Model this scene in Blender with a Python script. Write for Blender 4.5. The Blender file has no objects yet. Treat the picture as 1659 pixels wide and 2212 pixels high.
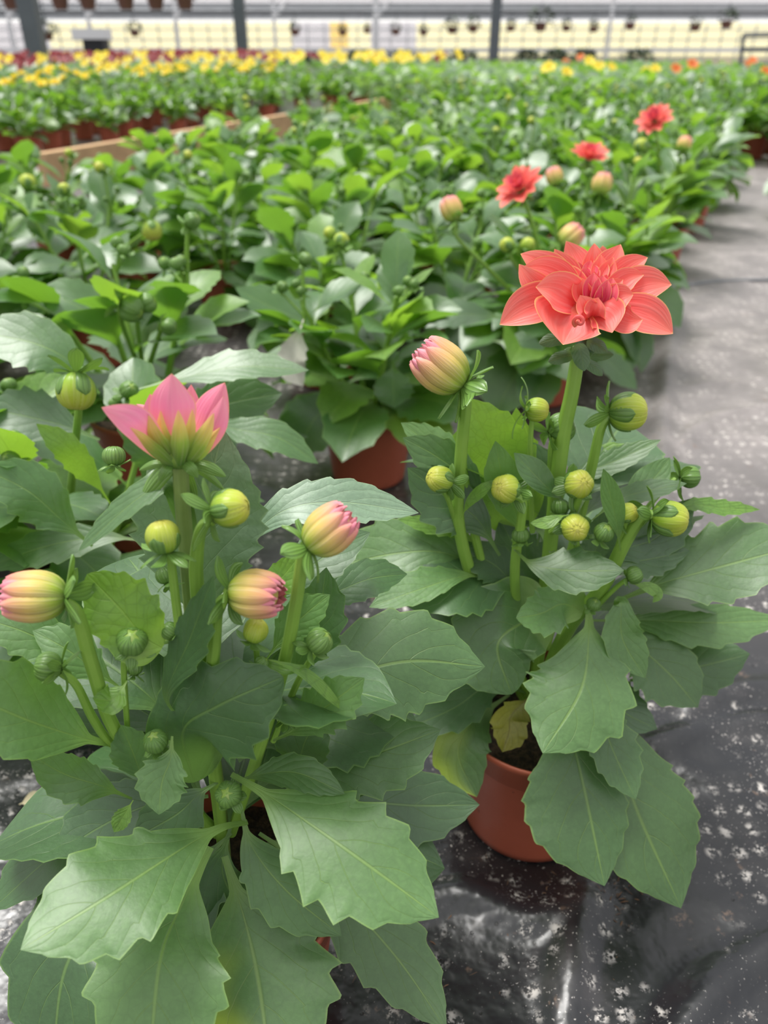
import bpy, math, random
from mathutils import Vector, Matrix, noise

random.seed(7)
SC = bpy.context.scene
COL = SC.collection
PI = math.pi

# ------------------------------------------------------------------ camera, sky, sun, exposure
CAM_H = 0.48
PITCH = math.radians(31.3)
FPX = 1660.0
cam_data = bpy.data.cameras.new('camera')
cam = bpy.data.objects.new('camera', cam_data)
COL.objects.link(cam)
cam.location = (0, 0, CAM_H)
cam.rotation_euler = (PI / 2 - PITCH, 0, 0)
cam_data.sensor_fit = 'VERTICAL'
cam_data.sensor_height = 36.0
cam_data.lens = FPX / 2212.0 * 36.0
cam_data.clip_start = 0.02
cam_data.clip_end = 200
cam_data.dof.use_dof = True
cam_data.dof.focus_distance = 0.355
cam_data.dof.aperture_fstop = 9.0
SC.camera = cam

world = bpy.data.worlds.new('daylight')
SC.world = world
world.use_nodes = True
wt = world.node_tree
wt.nodes.clear()
w_out = wt.nodes.new('ShaderNodeOutputWorld')
w_bg = wt.nodes.new('ShaderNodeBackground')
w_tc = wt.nodes.new('ShaderNodeTexCoord')
w_sep = wt.nodes.new('ShaderNodeSeparateXYZ')
w_ramp = wt.nodes.new('ShaderNodeValToRGB')
w_ramp.color_ramp.elements[0].position = 0.07
w_ramp.color_ramp.elements[0].color = (1.0, 0.98, 0.95, 1)
w_ramp.color_ramp.elements[1].position = 0.9
w_ramp.color_ramp.elements[1].color = (1.0, 1.0, 1.0, 1)
e = w_ramp.color_ramp.elements.new(0.22)
e.color = (0.54, 0.55, 0.58, 1)
e = w_ramp.color_ramp.elements.new(0.6)
e.color = (0.64, 0.65, 0.67, 1)
wt.links.new(w_tc.outputs['Generated'], w_sep.inputs[0])
wt.links.new(w_sep.outputs['Z'], w_ramp.inputs[0])
wt.links.new(w_ramp.outputs[0], w_bg.inputs['Color'])
w_bg.inputs['Strength'].default_value = 1.15
wt.links.new(w_bg.outputs[0], w_out.inputs[0])

sun_d = bpy.data.lights.new('sun', 'SUN')
sun_d.energy = 3.9
sun_d.angle = math.radians(26)
sun_d.color = (1.0, 0.98, 0.94)
sun = bpy.data.objects.new('sun', sun_d)
COL.objects.link(sun)
sun.rotation_euler = (math.radians(-14), math.radians(-16), 0)
sun.location = (0, 0, 6)

SC.view_settings.view_transform = 'Standard'
SC.view_settings.look = 'None'
SC.view_settings.gamma = 1
SC.view_settings.use_curve_mapping = False
SC.view_settings.exposure = 0.24

# ------------------------------------------------------------------ pixel <-> place
CAMP = Vector((0, 0, CAM_H))
FWD = Vector((0, math.cos(PITCH), -math.sin(PITCH)))
UPV = Vector((0, math.sin(PITCH), math.cos(PITCH)))
RGT = Vector((1, 0, 0))


def ray(x, y):
    return RGT * ((x - 829.5) / FPX) + UPV * ((1106 - y) / FPX) + FWD


HERO_K = 1.0


def P(x, y, Y):
    d = ray(x, y)
    Y = Y * HERO_K
    return CAMP + d * (Y / d.y)


def ground_at(x, y, z=0.0):
    d = ray(x, y)
    return CAMP + d * ((z - CAM_H) / d.z)


def px_size(px, p):
    return px * (p - CAMP).dot(FWD) / FPX


def lin(r, g, b):
    def f(c):
        c /= 255.0
        return c / 12.92 if c <= 0.04045 else ((c + 0.055) / 1.055) ** 2.4
    return (f(r), f(g), f(b), 1)


# ------------------------------------------------------------------ materials
class NT:
    def __init__(self, name):
        self.m = bpy.data.materials.new(name)
        self.m.use_nodes = True
        self.t = self.m.node_tree
        self.b = self.t.nodes['Principled BSDF']
        self.out = self.t.nodes['Material Output']

    def n(self, kind, **kw):
        nd = self.t.nodes.new(kind)
        for k, v in kw.items():
            setattr(nd, k, v)
        return nd

    def link(self, a, b):
        self.t.links.new(a, b)

    def val(self, node_in, v):
        if hasattr(v, 'is_linked') or hasattr(v, 'links'):
            self.link(v, node_in)
        else:
            node_in.default_value = v

    def math(self, op, a, b=None, c=None, clamp=False):
        nd = self.n('ShaderNodeMath', operation=op, use_clamp=clamp)
        self.val(nd.inputs[0], a)
        if b is not None:
            self.val(nd.inputs[1], b)
        if c is not None:
            self.val(nd.inputs[2], c)
        return nd.outputs[0]

    def ss(self, x, a, b):
        nd = self.n('ShaderNodeMapRange', interpolation_type='SMOOTHSTEP')
        self.val(nd.inputs['Value'], x)
        nd.inputs['From Min'].default_value = a
        nd.inputs['From Max'].default_value = b
        return nd.outputs['Result']

    def mix(self, f, a, b, mode='MIX'):
        nd = self.n('ShaderNodeMix', data_type='RGBA', blend_type=mode)
        self.val(nd.inputs[0], f)
        self.val(nd.inputs[6], a)
        self.val(nd.inputs[7], b)
        return nd.outputs[2]

    def noise(self, scale, detail=3, rough=0.55, vec=None):
        nd = self.n('ShaderNodeTexNoise')
        nd.inputs['Scale'].default_value = scale
        nd.inputs['Detail'].default_value = detail
        nd.inputs['Roughness'].default_value = rough
        if vec is not None:
            self.link(vec, nd.inputs['Vector'])
        return nd.outputs['Fac']

    def uv(self):
        u = self.n('ShaderNodeUVMap')
        s = self.n('ShaderNodeSeparateXYZ')
        self.link(u.outputs[0], s.inputs[0])
        return s.outputs[0], s.outputs[1]

    def obj(self):
        return self.n('ShaderNodeTexCoord').outputs['Object']

    def bump(self, h, strength=0.4, dist=0.001):
        nd = self.n('ShaderNodeBump')
        nd.inputs['Strength'].default_value = strength
        nd.inputs['Distance'].default_value = dist
        self.link(h, nd.inputs['Height'])
        self.link(nd.outputs[0], self.b.inputs['Normal'])
        return nd.outputs[0]

    def translucent(self, color, fac):
        tr = self.n('ShaderNodeBsdfTranslucent')
        self.val(tr.inputs['Color'], color)
        mx = self.n('ShaderNodeMixShader')
        mx.inputs[0].default_value = fac
        self.link(self.b.outputs[0], mx.inputs[1])
        self.link(tr.outputs[0], mx.inputs[2])
        self.link(mx.outputs[0], self.out.inputs['Surface'])


def simple(name, col, rough=0.5, spec=0.5, metal=0.0, var=0.0, vscale=20.0):
    k = NT(name)
    k.b.inputs['Roughness'].default_value = rough
    k.b.inputs['Specular IOR Level'].default_value = spec
    k.b.inputs['Metallic'].default_value = metal
    if var > 0:
        nz = k.noise(vscale, 4, 0.6, k.obj())
        dark = tuple(c * (1 - var) for c in col[:3]) + (1,)
        lite = tuple(min(1, c * (1 + var)) for c in col[:3]) + (1,)
        k.link(k.mix(k.ss(nz, 0.3, 0.7), dark, lite), k.b.inputs['Base Color'])
    else:
        k.b.inputs['Base Color'].default_value = col
    return k.m


def leaf_material(name, blade, blade2, vein, back, trans=0.28, patch=None, rough=0.50, coat=0.7, net=0.12, tcol=(0.24, 0.50, 0.06, 1)):
    """blade of a leaf: u runs across (0.5 = midrib), v along it"""
    k = NT(name)
    u, v = k.uv()
    a = k.math('MULTIPLY', k.math('ABSOLUTE', k.math('SUBTRACT', u, 0.5)), 2.0)      # 0 midrib .. 1 edge
    nz = k.noise(26, 3, 0.6, k.obj())
    fine = k.noise(420, 3, 0.6, k.obj())
    wob = k.math('MULTIPLY', k.math('SUBTRACT', nz, 0.5), 0.55)
    # side veins sweep forward from the midrib
    ph = k.math('ADD', k.math('SUBTRACT', k.math('MULTIPLY', v, 6.0), k.math('MULTIPLY', k.math('POWER', a, 1.2), 2.4)), wob)
    fr = k.math('ABSOLUTE', k.math('SUBTRACT', k.math('FRACT', ph), 0.5))              # .5 on vein line
    side = k.ss(fr, 0.468, 0.499)
    side = k.math('MULTIPLY', side, k.ss(a, 1.0, 0.55))
    side = k.math('MULTIPLY', side, k.ss(v, 0.16, 0.28))
    mid = k.ss(a, 0.042, 0.012)
    veins = k.math('MAXIMUM', mid, k.math('MULTIPLY', side, 0.8), clamp=True)
    ri = k.n('ShaderNodeObjectInfo').outputs['Random']
    base = k.mix(k.math('ADD', k.math('MULTIPLY', k.ss(nz, 0.25, 0.75), 0.65), k.math('MULTIPLY', ri, 0.35)), blade, blade2)
    base = k.mix(k.math('MULTIPLY', k.ss(fine, 0.4, 0.75), 0.22), base, tuple(min(1, c * 1.45) for c in blade2[:3]) + (1,))
    if net > 0:
        vo = k.n('ShaderNodeTexVoronoi', feature='DISTANCE_TO_EDGE')
        vo.inputs['Scale'].default_value = 190
        k.link(k.obj(), vo.inputs['Vector'])
        base = k.mix(k.math('MULTIPLY', k.ss(vo.outputs['Distance'], 0.10, 0.02), net), base, tuple(c * 0.45 for c in blade[:3]) + (1,))
    pet = k.ss(v, 0.30, 0.10)
    base = k.mix(k.math('MULTIPLY', pet, 0.65), base, vein)
    base = k.mix(k.math('MULTIPLY', veins, 0.5), base, vein)
    base = k.mix(k.math('MULTIPLY', k.ss(a, 0.955, 0.995), 0.5), base, vein)
    if patch:
        pz = k.noise(14, 2, 0.5, k.obj())
        pm = k.math('MULTIPLY', k.ss(v, patch[1], patch[2]), k.ss(k.math('ADD', pz, k.math('MULTIPLY', u, patch[3])), 0.64, 0.88))
        base = k.mix(pm, base, patch[0])
    geo = k.n('ShaderNodeNewGeometry')
    col = k.mix(geo.outputs['Backfacing'], base, k.mix(0.6, base, back))
    k.link(col, k.b.inputs['Base Color'])
    k.b.inputs['Roughness'].default_value = rough
    k.b.inputs['Specular IOR Level'].default_value = 0.6
    k.b.inputs['Coat Weight'].default_value = coat
    k.b.inputs['Coat Roughness'].default_value = 0.42
    # blade quilts up between the veins
    quilt = k.math('SUBTRACT', 1.0, k.math('MULTIPLY', k.math('MULTIPLY', fr, fr), 3.2))
    quilt = k.math('MULTIPLY', quilt, k.ss(a, 0.0, 0.3))
    hh = k.math('ADD', k.math('MULTIPLY', quilt, 0.26), k.math('MULTIPLY', veins, -0.5))
    hh = k.math('ADD', hh, k.math('MULTIPLY', fine, 0.22))
    hh = k.math('ADD', hh, k.math('MULTIPLY', k.noise(130, 3, 0.6, k.obj()), 0.42))
    k.bump(hh, 0.50, 0.0016)
    tc = k.mix(k.math('MULTIPLY', veins, 0.5), tcol, tuple(c * 0.6 for c in tcol[:3]) + (1,))
    k.translucent(tc, trans)
    return k.m


M = {}
M['leaf'] = leaf_material('leaf_green', lin(60, 94, 48), lin(80, 116, 62), lin(126, 158, 70), lin(112, 140, 92), 0.24)
M['leaf_lit'] = leaf_material('leaf_lit_green', lin(78, 116, 60), lin(102, 140, 78), lin(138, 172, 78), lin(122, 156, 90), 0.26)  # leaf green lightened in colour for blades catching light and sheen
M['leaf_young'] = leaf_material('leaf_young_green', lin(88, 132, 44), lin(114, 154, 56), lin(152, 190, 74), lin(140, 178, 66), 0.36, net=0.4, tcol=(0.40, 0.70, 0.05, 1))
M['leaf_shaded'] = leaf_material('leaf_shaded_green', lin(48, 80, 42), lin(64, 100, 54), lin(110, 144, 66), lin(96, 126, 78), 0.18)  # same leaf green with shade put into its colour
M['leaf_bed'] = leaf_material('leaf_bed_green', lin(50, 90, 40), lin(74, 116, 54), lin(128, 164, 76), lin(112, 152, 70), 0.28, tcol=(0.30, 0.62, 0.04, 1), coat=1.0, rough=0.42)
M['leaf_grey'] = leaf_material('leaf_grey_green', lin(98, 126, 98), lin(120, 146, 116), lin(146, 172, 124), lin(120, 146, 110), 0.10)
M['leaf_patch'] = leaf_material('leaf_with_yellow_patch', lin(66, 102, 54), lin(88, 126, 66), lin(132, 160, 80), lin(112, 142, 92), 0.26,
                                patch=(lin(164, 188, 62), 0.34, 0.56, 0.42))
M['leaf_wither'] = leaf_material('leaf_withered', lin(150, 140, 50), lin(178, 166, 70), lin(120, 90, 40), lin(170, 150, 80), 0.3)


def stem_material(name, c1, c2):
    k = NT(name)
    nz = k.noise(60, 3, 0.6, k.obj())
    k.link(k.mix(nz, c1, c2), k.b.inputs['Base Color'])
    k.b.inputs['Roughness'].default_value = 0.4
    u, v = k.uv()
    st = k.math('SINE', k.math('MULTIPLY', u, 2 * PI * 7))
    k.bump(st, 0.25, 0.0006)
    k.b.inputs['Subsurface Weight'].default_value = 0.0
    return k.m


M['stem'] = stem_material('stem_green', lin(116, 158, 56), lin(140, 176, 76))
M['stem_dark'] = stem_material('stem_olive', lin(104, 130, 66), lin(134, 154, 84))


def petal_material(name, stops, rim=None, trans=0.25, streak=0.10, rough=0.45):
    k = NT(name)
    u, v = k.uv()
    r = k.n('ShaderNodeValToRGB')
    el = r.color_ramp.elements
    el[0].position, el[0].color = stops[0]
    el[1].position, el[1].color = stops[-1]
    for p, c in stops[1:-1]:
        q = el.new(p)
        q.color = c
    k.link(v, r.inputs[0])
    a = k.math('MULTIPLY', k.math('ABSOLUTE', k.math('SUBTRACT', u, 0.5)), 2.0)
    col = r.outputs[0]
    wv = k.n('ShaderNodeTexNoise')
    wv.inputs['Scale'].default_value = 1.0
    cmb = k.n('ShaderNodeCombineXYZ')
    k.link(k.math('MULTIPLY', u, 12.0), cmb.inputs[0])
    k.link(k.math('MULTIPLY', v, 1.5), cmb.inputs[1])
    k.link(k.n('ShaderNodeObjectInfo').outputs['Random'], cmb.inputs[2])
    k.link(cmb.outputs[0], wv.inputs['Vector'])
    st = k.ss(wv.outputs['Fac'], 0.35, 0.7)
    col = k.mix(k.math('MULTIPLY', st, streak), col, (1.0, 0.80, 0.72, 1))
    if rim:
        col = k.mix(k.math('MULTIPLY', k.math('MAXIMUM', k.ss(a, 0.93, 0.995), k.ss(v, 0.965, 0.995)), 0.6), col, rim)
    k.link(col, k.b.inputs['Base Color'])
    k.b.inputs['Roughness'].default_value = rough
    k.b.inputs['Specular IOR Level'].default_value = 0.3
    k.bump(st, 0.2, 0.0008)
    k.translucent(col, trans)
    return k.m


M['coral'] = petal_material('petal_coral', [(0, lin(226, 130, 92)), (0.25, lin(232, 88, 88)), (0.7, lin(242, 106, 98)), (1, lin(248, 128, 112))], lin(246, 208, 124))
M['rose'] = petal_material('petal_rose', [(0, lin(170, 28, 66)), (0.5, lin(210, 58, 92)), (1, lin(242, 108, 112))], lin(240, 196, 120))
M['pink'] = petal_material('petal_pink', [(0, lin(170, 170, 70)), (0.28, lin(244, 152, 152)), (0.6, lin(247, 142, 180)), (1, lin(249, 154, 172))], lin(240, 180, 110))
M['calyx_petal'] = petal_material('petal_green_to_peach', [(0, lin(96, 140, 60)), (0.4, lin(146, 178, 70)), (0.72, lin(222, 200, 104)), (1, lin(242, 180, 128))], None, 0.25, 0.1)
M['bud_pink'] = petal_material('bud_petal_green_to_pink', [(0, lin(122, 160, 56)), (0.25, lin(164, 184, 66)), (0.55, lin(218, 190, 106)), (0.82, lin(226, 160, 124)), (1, lin(236, 140, 150))], lin(224, 168, 150), 0.2, 0.15)
M['bud_rose'] = petal_material('bud_petal_rose', [(0, lin(180, 170, 90)), (0.55, lin(222, 150, 128)), (1, lin(232, 132, 160))], lin(236, 180, 170), 0.2, 0.2)
M['bud_yellow'] = petal_material('bud_petal_yellow', [(0, lin(104, 144, 40)), (0.35, lin(146, 180, 50)), (0.8, lin(190, 202, 70)), (1, lin(208, 206, 88))], None, 0.2, 0.1, 0.32)
M['bud_green'] = petal_material('bud_green', [(0, lin(96, 134, 50)), (1, lin(136, 168, 72))], None, 0.15, 0.1, 0.36)
M['yellow'] = petal_material('petal_yellow', [(0, lin(238, 206, 40)), (1, lin(252, 236, 60))])
M['red'] = petal_material('petal_red', [(0, lin(96, 6, 18)), (1, lin(160, 14, 34))], None, 0.2, 0.05)
M['orange'] = petal_material('petal_orange', [(0, lin(220, 100, 30)), (1, lin(244, 140, 50))])


def bract_material():
    k = NT('bract_striped_green')
    u, v = k.uv()
    st = k.math('ABSOLUTE', k.math('SINE', k.math('MULTIPLY', u, PI * 5)))
    lines = k.ss(st, 0.35, 0.05)
    c = k.mix(k.noise(50, 2, 0.5, k.obj()), lin(86, 124, 56), lin(120, 156, 76))
    c = k.mix(k.math('MULTIPLY', lines, 0.62), c, lin(52, 88, 40))
    k.link(c, k.b.inputs['Base Color'])
    k.b.inputs['Roughness'].default_value = 0.36
    k.bump(st, 0.35, 0.0006)
    k.translucent((0.3, 0.55, 0.06, 1), 0.15)
    return k.m


M['bract'] = bract_material()


def pot_material():
    k = NT('terracotta_plastic')
    nz = k.noise(18, 4, 0.6, k.obj())
    c = k.mix(nz, lin(146, 72, 52), lin(174, 92, 68))
    sp = k.noise(160, 2, 0.5, k.obj())
    c = k.mix(k.math('MULTIPLY', k.ss(sp, 0.70, 0.78), 0.7), c, lin(80, 44, 32))
    k.link(c, k.b.inputs['Base Color'])
    k.b.inputs['Roughness'].default_value = 0.45
    k.b.inputs['Specular IOR Level'].default_value = 0.4
    return k.m


M['pot'] = pot_material()


def soil_material():
    k = NT('peat_soil')
    nz = k.noise(240, 5, 0.7, k.obj())
    k.link(k.mix(k.ss(nz, 0.35, 0.7), lin(30, 22, 16), lin(88, 66, 48)), k.b.inputs['Base Color'])
    k.b.inputs['Roughness'].default_value = 0.9
    k.bump(nz, 1.0, 0.004)
    return k.m


M['soil'] = soil_material()


def film_material():
    """perforated black ground film, dusty, with mineral crust round its pin holes"""
    k = NT('black_perforated_film')
    o = k.obj()
    big = k.noise(2.2, 3, 0.6, o)
    mid = k.noise(13, 4, 0.65, o)
    fine = k.noise(210, 4, 0.7, o)
    crisp = k.noise(520, 2, 0.6, o)
    vo = k.n('ShaderNodeTexVoronoi', feature='F1')
    vo.inputs['Scale'].default_value = 58
    vo.inputs['Randomness'].default_value = 0.35
    k.link(o, vo.inputs['Vector'])
    d = vo.outputs['Distance']
    hole = k.ss(d, 0.075, 0.055)
    area = k.ss(mid, 0.45, 0.55)
    crust = k.math('MULTIPLY', k.math('MULTIPLY', k.ss(d, 0.40, 0.12), k.ss(fine, 0.485, 0.57)), area)
    speck = k.math('MULTIPLY', k.ss(crisp, 0.66, 0.70), k.ss(mid, 0.40, 0.55))
    dust = k.math('MULTIPLY', k.ss(k.math('ADD', big, k.math('MULTIPLY', mid, 0.6)), 0.80, 1.10), 0.22)
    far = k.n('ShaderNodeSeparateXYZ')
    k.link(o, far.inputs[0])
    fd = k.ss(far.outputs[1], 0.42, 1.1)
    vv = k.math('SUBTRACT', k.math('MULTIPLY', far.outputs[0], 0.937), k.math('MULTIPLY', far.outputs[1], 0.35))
    fd = k.math('MULTIPLY', fd, k.math('ADD', 0.25, k.math('MULTIPLY', k.ss(vv, -0.22, 0.08), 0.75)))  # thinner dust inside the bed also darkens the film for plant shade
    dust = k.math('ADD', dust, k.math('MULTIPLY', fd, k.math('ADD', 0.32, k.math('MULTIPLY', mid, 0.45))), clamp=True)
    brown = k.math('MULTIPLY', k.ss(k.noise(34, 4, 0.7, o), 0.60, 0.68), k.ss(fine, 0.45, 0.6))
    c = k.mix(dust, lin(30, 31, 34), lin(158, 150, 148))
    c = k.mix(k.math('MULTIPLY', brown, 0.75), c, lin(112, 92, 78))
    c = k.mix(k.math('MULTIPLY', k.math('MAXIMUM', crust, k.math('MULTIPLY', speck, 0.8)), 0.9), c, lin(206, 200, 194))
    c = k.mix(hole, c, (0.004, 0.004, 0.004, 1))
    k.link(c, k.b.inputs['Base Color'])
    rg = k.math('ADD', 0.27, k.math('MULTIPLY', dust, 0.5))
    rg = k.math('ADD', rg, k.math('MULTIPLY', crust, 0.4), clamp=True)
    k.link(rg, k.b.inputs['Roughness'])
    k.b.inputs['IOR'].default_value = 1.58
    hh = k.math('ADD', k.math('MULTIPLY', k.noise(9, 4, 0.6, o), 3.0), k.math('MULTIPLY', k.noise(38, 3, 0.6, o), 0.8))
    hh = k.math('ADD', hh, k.math('MULTIPLY', crust, 0.15))
    hh = k.math('SUBTRACT', hh, k.math('MULTIPLY', hole, 0.4))
    k.bump(hh, 0.5, 0.003)
    return k.m


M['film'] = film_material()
M['wood'] = simple('pale_board', lin(196, 162, 122), 0.7, 0.2, 0, 0.15, 9)
M['steel'] = simple('galvanised_steel', lin(176, 179, 183), 0.5, 0.5, 0.2, 0.08, 5)
M['dark_steel'] = simple('grey_painted_post', lin(92, 98, 104), 0.5, 0.4, 0.1, 0.08, 5)
M['white_paint'] = simple('white_paint', lin(226, 226, 228), 0.5, 0.4)
M['black'] = simple('black_plastic', lin(34, 36, 40), 0.5, 0.4)
M['brownpot'] = simple('brown_hanging_pot', lin(112, 78, 66), 0.5, 0.4)
M['hose'] = simple('grey_hose', lin(120, 122, 126), 0.35, 0.5)
M['tag'] = simple('white_label_plastic', lin(232, 232, 228), 0.4, 0.4)
M['tag_leaf'] = simple('papery_dead_leaf', lin(206, 204, 190), 0.6, 0.3, 0, 0.12, 40)
M['debris'] = simple('dry_debris', lin(112, 86, 66), 0.8, 0.2, 0, 0.3, 60)
M['cream'] = simple('cream_debris', lin(206, 196, 160), 0.7, 0.2, 0, 0.15, 90)
M['bush'] = simple('dark_bush', lin(58, 76, 50), 0.6, 0.3, 0, 0.35, 12)


def glazing_material(name, tint, fac):
    k = NT(name)
    k.t.nodes.remove(k.b)
    tr = k.n('ShaderNodeBsdfTransparent')
    tr.inputs[0].default_value = tint
    df = k.n('ShaderNodeBsdfTranslucent')
    df.inputs[0].default_value = tint
    dd = k.n('ShaderNodeBsdfDiffuse')
    dd.inputs[0].default_value = tint
    m1 = k.n('ShaderNodeMixShader')
    m1.inputs[0].default_value = 0.5
    k.link(df.outputs[0], m1.inputs[1])
    k.link(dd.outputs[0], m1.inputs[2])
    m2 = k.n('ShaderNodeMixShader')
    m2.inputs[0].default_value = fac
    k.link(tr.outputs[0], m2.inputs[1])
    k.link(m1.outputs[0], m2.inputs[2])
    k.link(m2.outputs[0], k.out.inputs['Surface'])
    return k.m


M['glaze'] = glazing_material('cream_film_glazing', lin(255, 251, 228), 0.12)
M['glaze_white'] = glazing_material('white_film_glazing', lin(240, 238, 240), 0.3)
M['glaze_amber'] = glazing_material('amber_film_glazing', lin(255, 238, 190), 0.2)

# ------------------------------------------------------------------ mesh helpers


class MB:
    """collects grids and tubes; build() links them as one mesh object"""

    def __init__(self):
        self.v, self.f, self.uv, self.mi = [], [], [], []

    def grid(self, rows, uvs, mat=0, closed=False):
        o = len(self.v)
        nr, nc = len(rows), len(rows[0])
        for r, q in zip(rows, uvs):
            self.v.extend(r)
            self.uv.extend(q)
        for i in range(nr - 1):
            for j in range(nc if closed else nc - 1):
                j2 = (j + 1) % nc
                self.f.append((o + i * nc + j, o + i * nc + j2, o + (i + 1) * nc + j2, o + (i + 1) * nc + j))
                self.mi.append(mat)

    def fan(self, ring, c, mat=0, flip=False):
        o = len(self.v)
        self.v.extend(ring)
        self.uv.extend([(0.5, 0.5)] * len(ring))
        self.v.append(c)
        self.uv.append((0.5, 0.5))
        n = len(ring)
        for j in range(n):
            t = (o + j, o + (j + 1) % n, o + n)
            self.f.append(t[::-1] if flip else t)
            self.mi.append(mat)

    def box(self, c, s, mat=0, rot=0.0):
        o = len(self.v)
        cr, sr = math.cos(rot), math.sin(rot)
        for dz in (-.5, .5):
            for dx, dy in ((-.5, -.5), (.5, -.5), (.5, .5), (-.5, .5)):
                x, y = dx * s[0], dy * s[1]
                self.v.append(Vector((c[0] + x * cr - y * sr, c[1] + x * sr + y * cr, c[2] + dz * s[2])))
                self.uv.append((dx + .5, dz + .5))
        for q in ((3, 2, 1, 0), (4, 5, 6, 7), (0, 1, 5, 4), (1, 2, 6, 5), (2, 3, 7, 6), (3, 0, 4, 7)):
            self.f.append(tuple(o + i for i in q))
            self.mi.append(mat)

    def tube(self, pts, radii, sides=10, mat=0, smooth=4):
        pts = spline(pts, smooth)
        n = len(pts)
        rr = [lerp_list(radii, i / (n - 1)) for i in range(n)]
        rows, uvs = [], []
        ref = None
        for i, p in enumerate(pts):
            t = (pts[min(n - 1, i + 1)] - pts[max(0, i - 1)]).normalized()
            if ref is None:
                ref = Vector((1, 0, 0)) if abs(t.x) < 0.8 else Vector((0, 1, 0))
            a = (ref - t * ref.dot(t)).normalized()
            ref = a
            b = t.cross(a)
            rows.append([p + (a * math.cos(2 * PI * j / sides) + b * math.sin(2 * PI * j / sides)) * rr[i] for j in range(sides)])
            uvs.append([(j / sides, i / (n - 1)) for j in range(sides)])
        self.grid(rows, uvs, mat, closed=True)
        self.fan(rows[-1], pts[-1], mat)
        self.fan(rows[0], pts[0], mat, True)

    def lathe(self, prof, c, sides=28, mat=0, axis=None):
        rows, uvs = [], []
        n = len(prof)
        for i, (r, z) in enumerate(prof):
            rows.append([Vector((c[0] + r * math.cos(2 * PI * j / sides), c[1] + r * math.sin(2 * PI * j / sides), c[2] + z)) for j in range(sides)])
            uvs.append([(j / sides, i / max(1, n - 1)) for j in range(sides)])
        self.grid(rows, uvs, mat, closed=True)

    def build(self, name, mats, parent=None, origin=None, smooth=True):
        off = origin if origin is not None else (parent_origin(parent) if parent else Vector((0, 0, 0)))
        me = bpy.data.meshes.new(name)
        me.from_pydata([tuple(Vector(p) - off) for p in self.v], [], self.f)
        if not isinstance(mats, (list, tuple)):
            mats = [mats]
        for m in mats:
            me.materials.append(m)
        ul = me.uv_layers.new(name='UVMap')
        li = [0] * len(me.loops)
        me.loops.foreach_get('vertex_index', li)
        flat = []
        for i in li:
            flat.extend(self.uv[i])
        ul.data.foreach_set('uv', flat)
        me.polygons.foreach_set('material_index', self.mi)
        me.polygons.foreach_set('use_smooth', [smooth] * len(me.polygons))
        me.update()
        o = bpy.data.objects.new(name, me)
        COL.objects.link(o)
        if parent:
            o.parent = parent
        else:
            o.location = off
        return o


def parent_origin(p):
    v = Vector((0, 0, 0))
    while p is not None:
        v = v + p.location
        p = p.parent
    return v


def lerp_list(a, t):
    if not isinstance(a, (list, tuple)):
        return a
    if len(a) == 1:
        return a[0]
    x = t * (len(a) - 1)
    i = min(len(a) - 2, int(x))
    return a[i] + (a[i + 1] - a[i]) * (x - i)


def cat(p0, p1, p2, p3, t):
    return 0.5 * ((2 * p1) + (p2 - p0) * t + (2 * p0 - 5 * p1 + 4 * p2 - p3) * t * t + (3 * p1 - p0 - 3 * p2 + p3) * t ** 3)


def spline(pts, k):
    pts = [Vector(p) for p in pts]
    if len(pts) == 2 and k > 1:
        return [pts[0].lerp(pts[1], i / k) for i in range(k + 1)]
    q = [2 * pts[0] - pts[1]] + pts + [2 * pts[-1] - pts[-2]]
    out = []
    for i in range(len(pts) - 1):
        for s in range(k):
            out.append(cat(q[i], q[i + 1], q[i + 2], q[i + 3], s / k))
    out.append(pts[-1].copy())
    return out


def resample(pts, n):
    d = [0]
    for a, b in zip(pts, pts[1:]):
        d.append(d[-1] + (b - a).length)
    out, j = [], 0
    for i in range(n):
        s = d[-1] * i / (n - 1)
        while j < len(pts) - 2 and d[j + 1] < s:
            j += 1
        seg = d[j + 1] - d[j]
        out.append(pts[j].lerp(pts[j + 1], (s - d[j]) / seg if seg > 0 else 0))
    return out


def leaf_profile(t, pet=0.16):
    if t < pet:
        return 0.055 + 0.05 * (t / pet) ** 2
    s = (t - pet) / (1 - pet)
    w = (s ** 1.12) * ((1 - s) ** 1.0) / 0.2349
    return min(1.0, 0.105 * (1 - s) ** 2 + w) if s < 1 else 0.0


def sessile_profile(t):
    s = t
    return min(1.0, 0.16 * (1 - s) + (s ** 0.6) * ((1 - s) ** 0.72) / 0.402) if s < 1 else 0.0


def lance_profile(t):
    return (0.55 + 0.45 * min(1, t / 0.35)) * (1 - t ** 2.4) ** 0.9


def petal_profile(t):
    a = 0.34 + 0.66 * min(1, t / 0.5) ** 1.3 * (1 if t > 0.5 else (2 - min(1, t / 0.5)))
    a = min(1.0, a)
    if t > 0.55:
        a *= 1 - ((t - 0.55) / 0.45) ** 1.9
    return max(0.0, a)


def serrate(t, n, amp, ph):
    n = n - 0.6 * ph
    if t < 0.34 or t > 0.93:
        return 0.0
    x = (t - 0.34) / 0.64 * n + ph * 0.6
    fr = x - math.floor(x)
    amp = amp * (0.55 + 0.75 * abs(math.sin(17.3 * ph + 2.9 * math.floor(x))))
    return amp * ((fr ** 1.5) if fr < 0.84 else (1 - fr) / 0.16 * 0.77)


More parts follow.
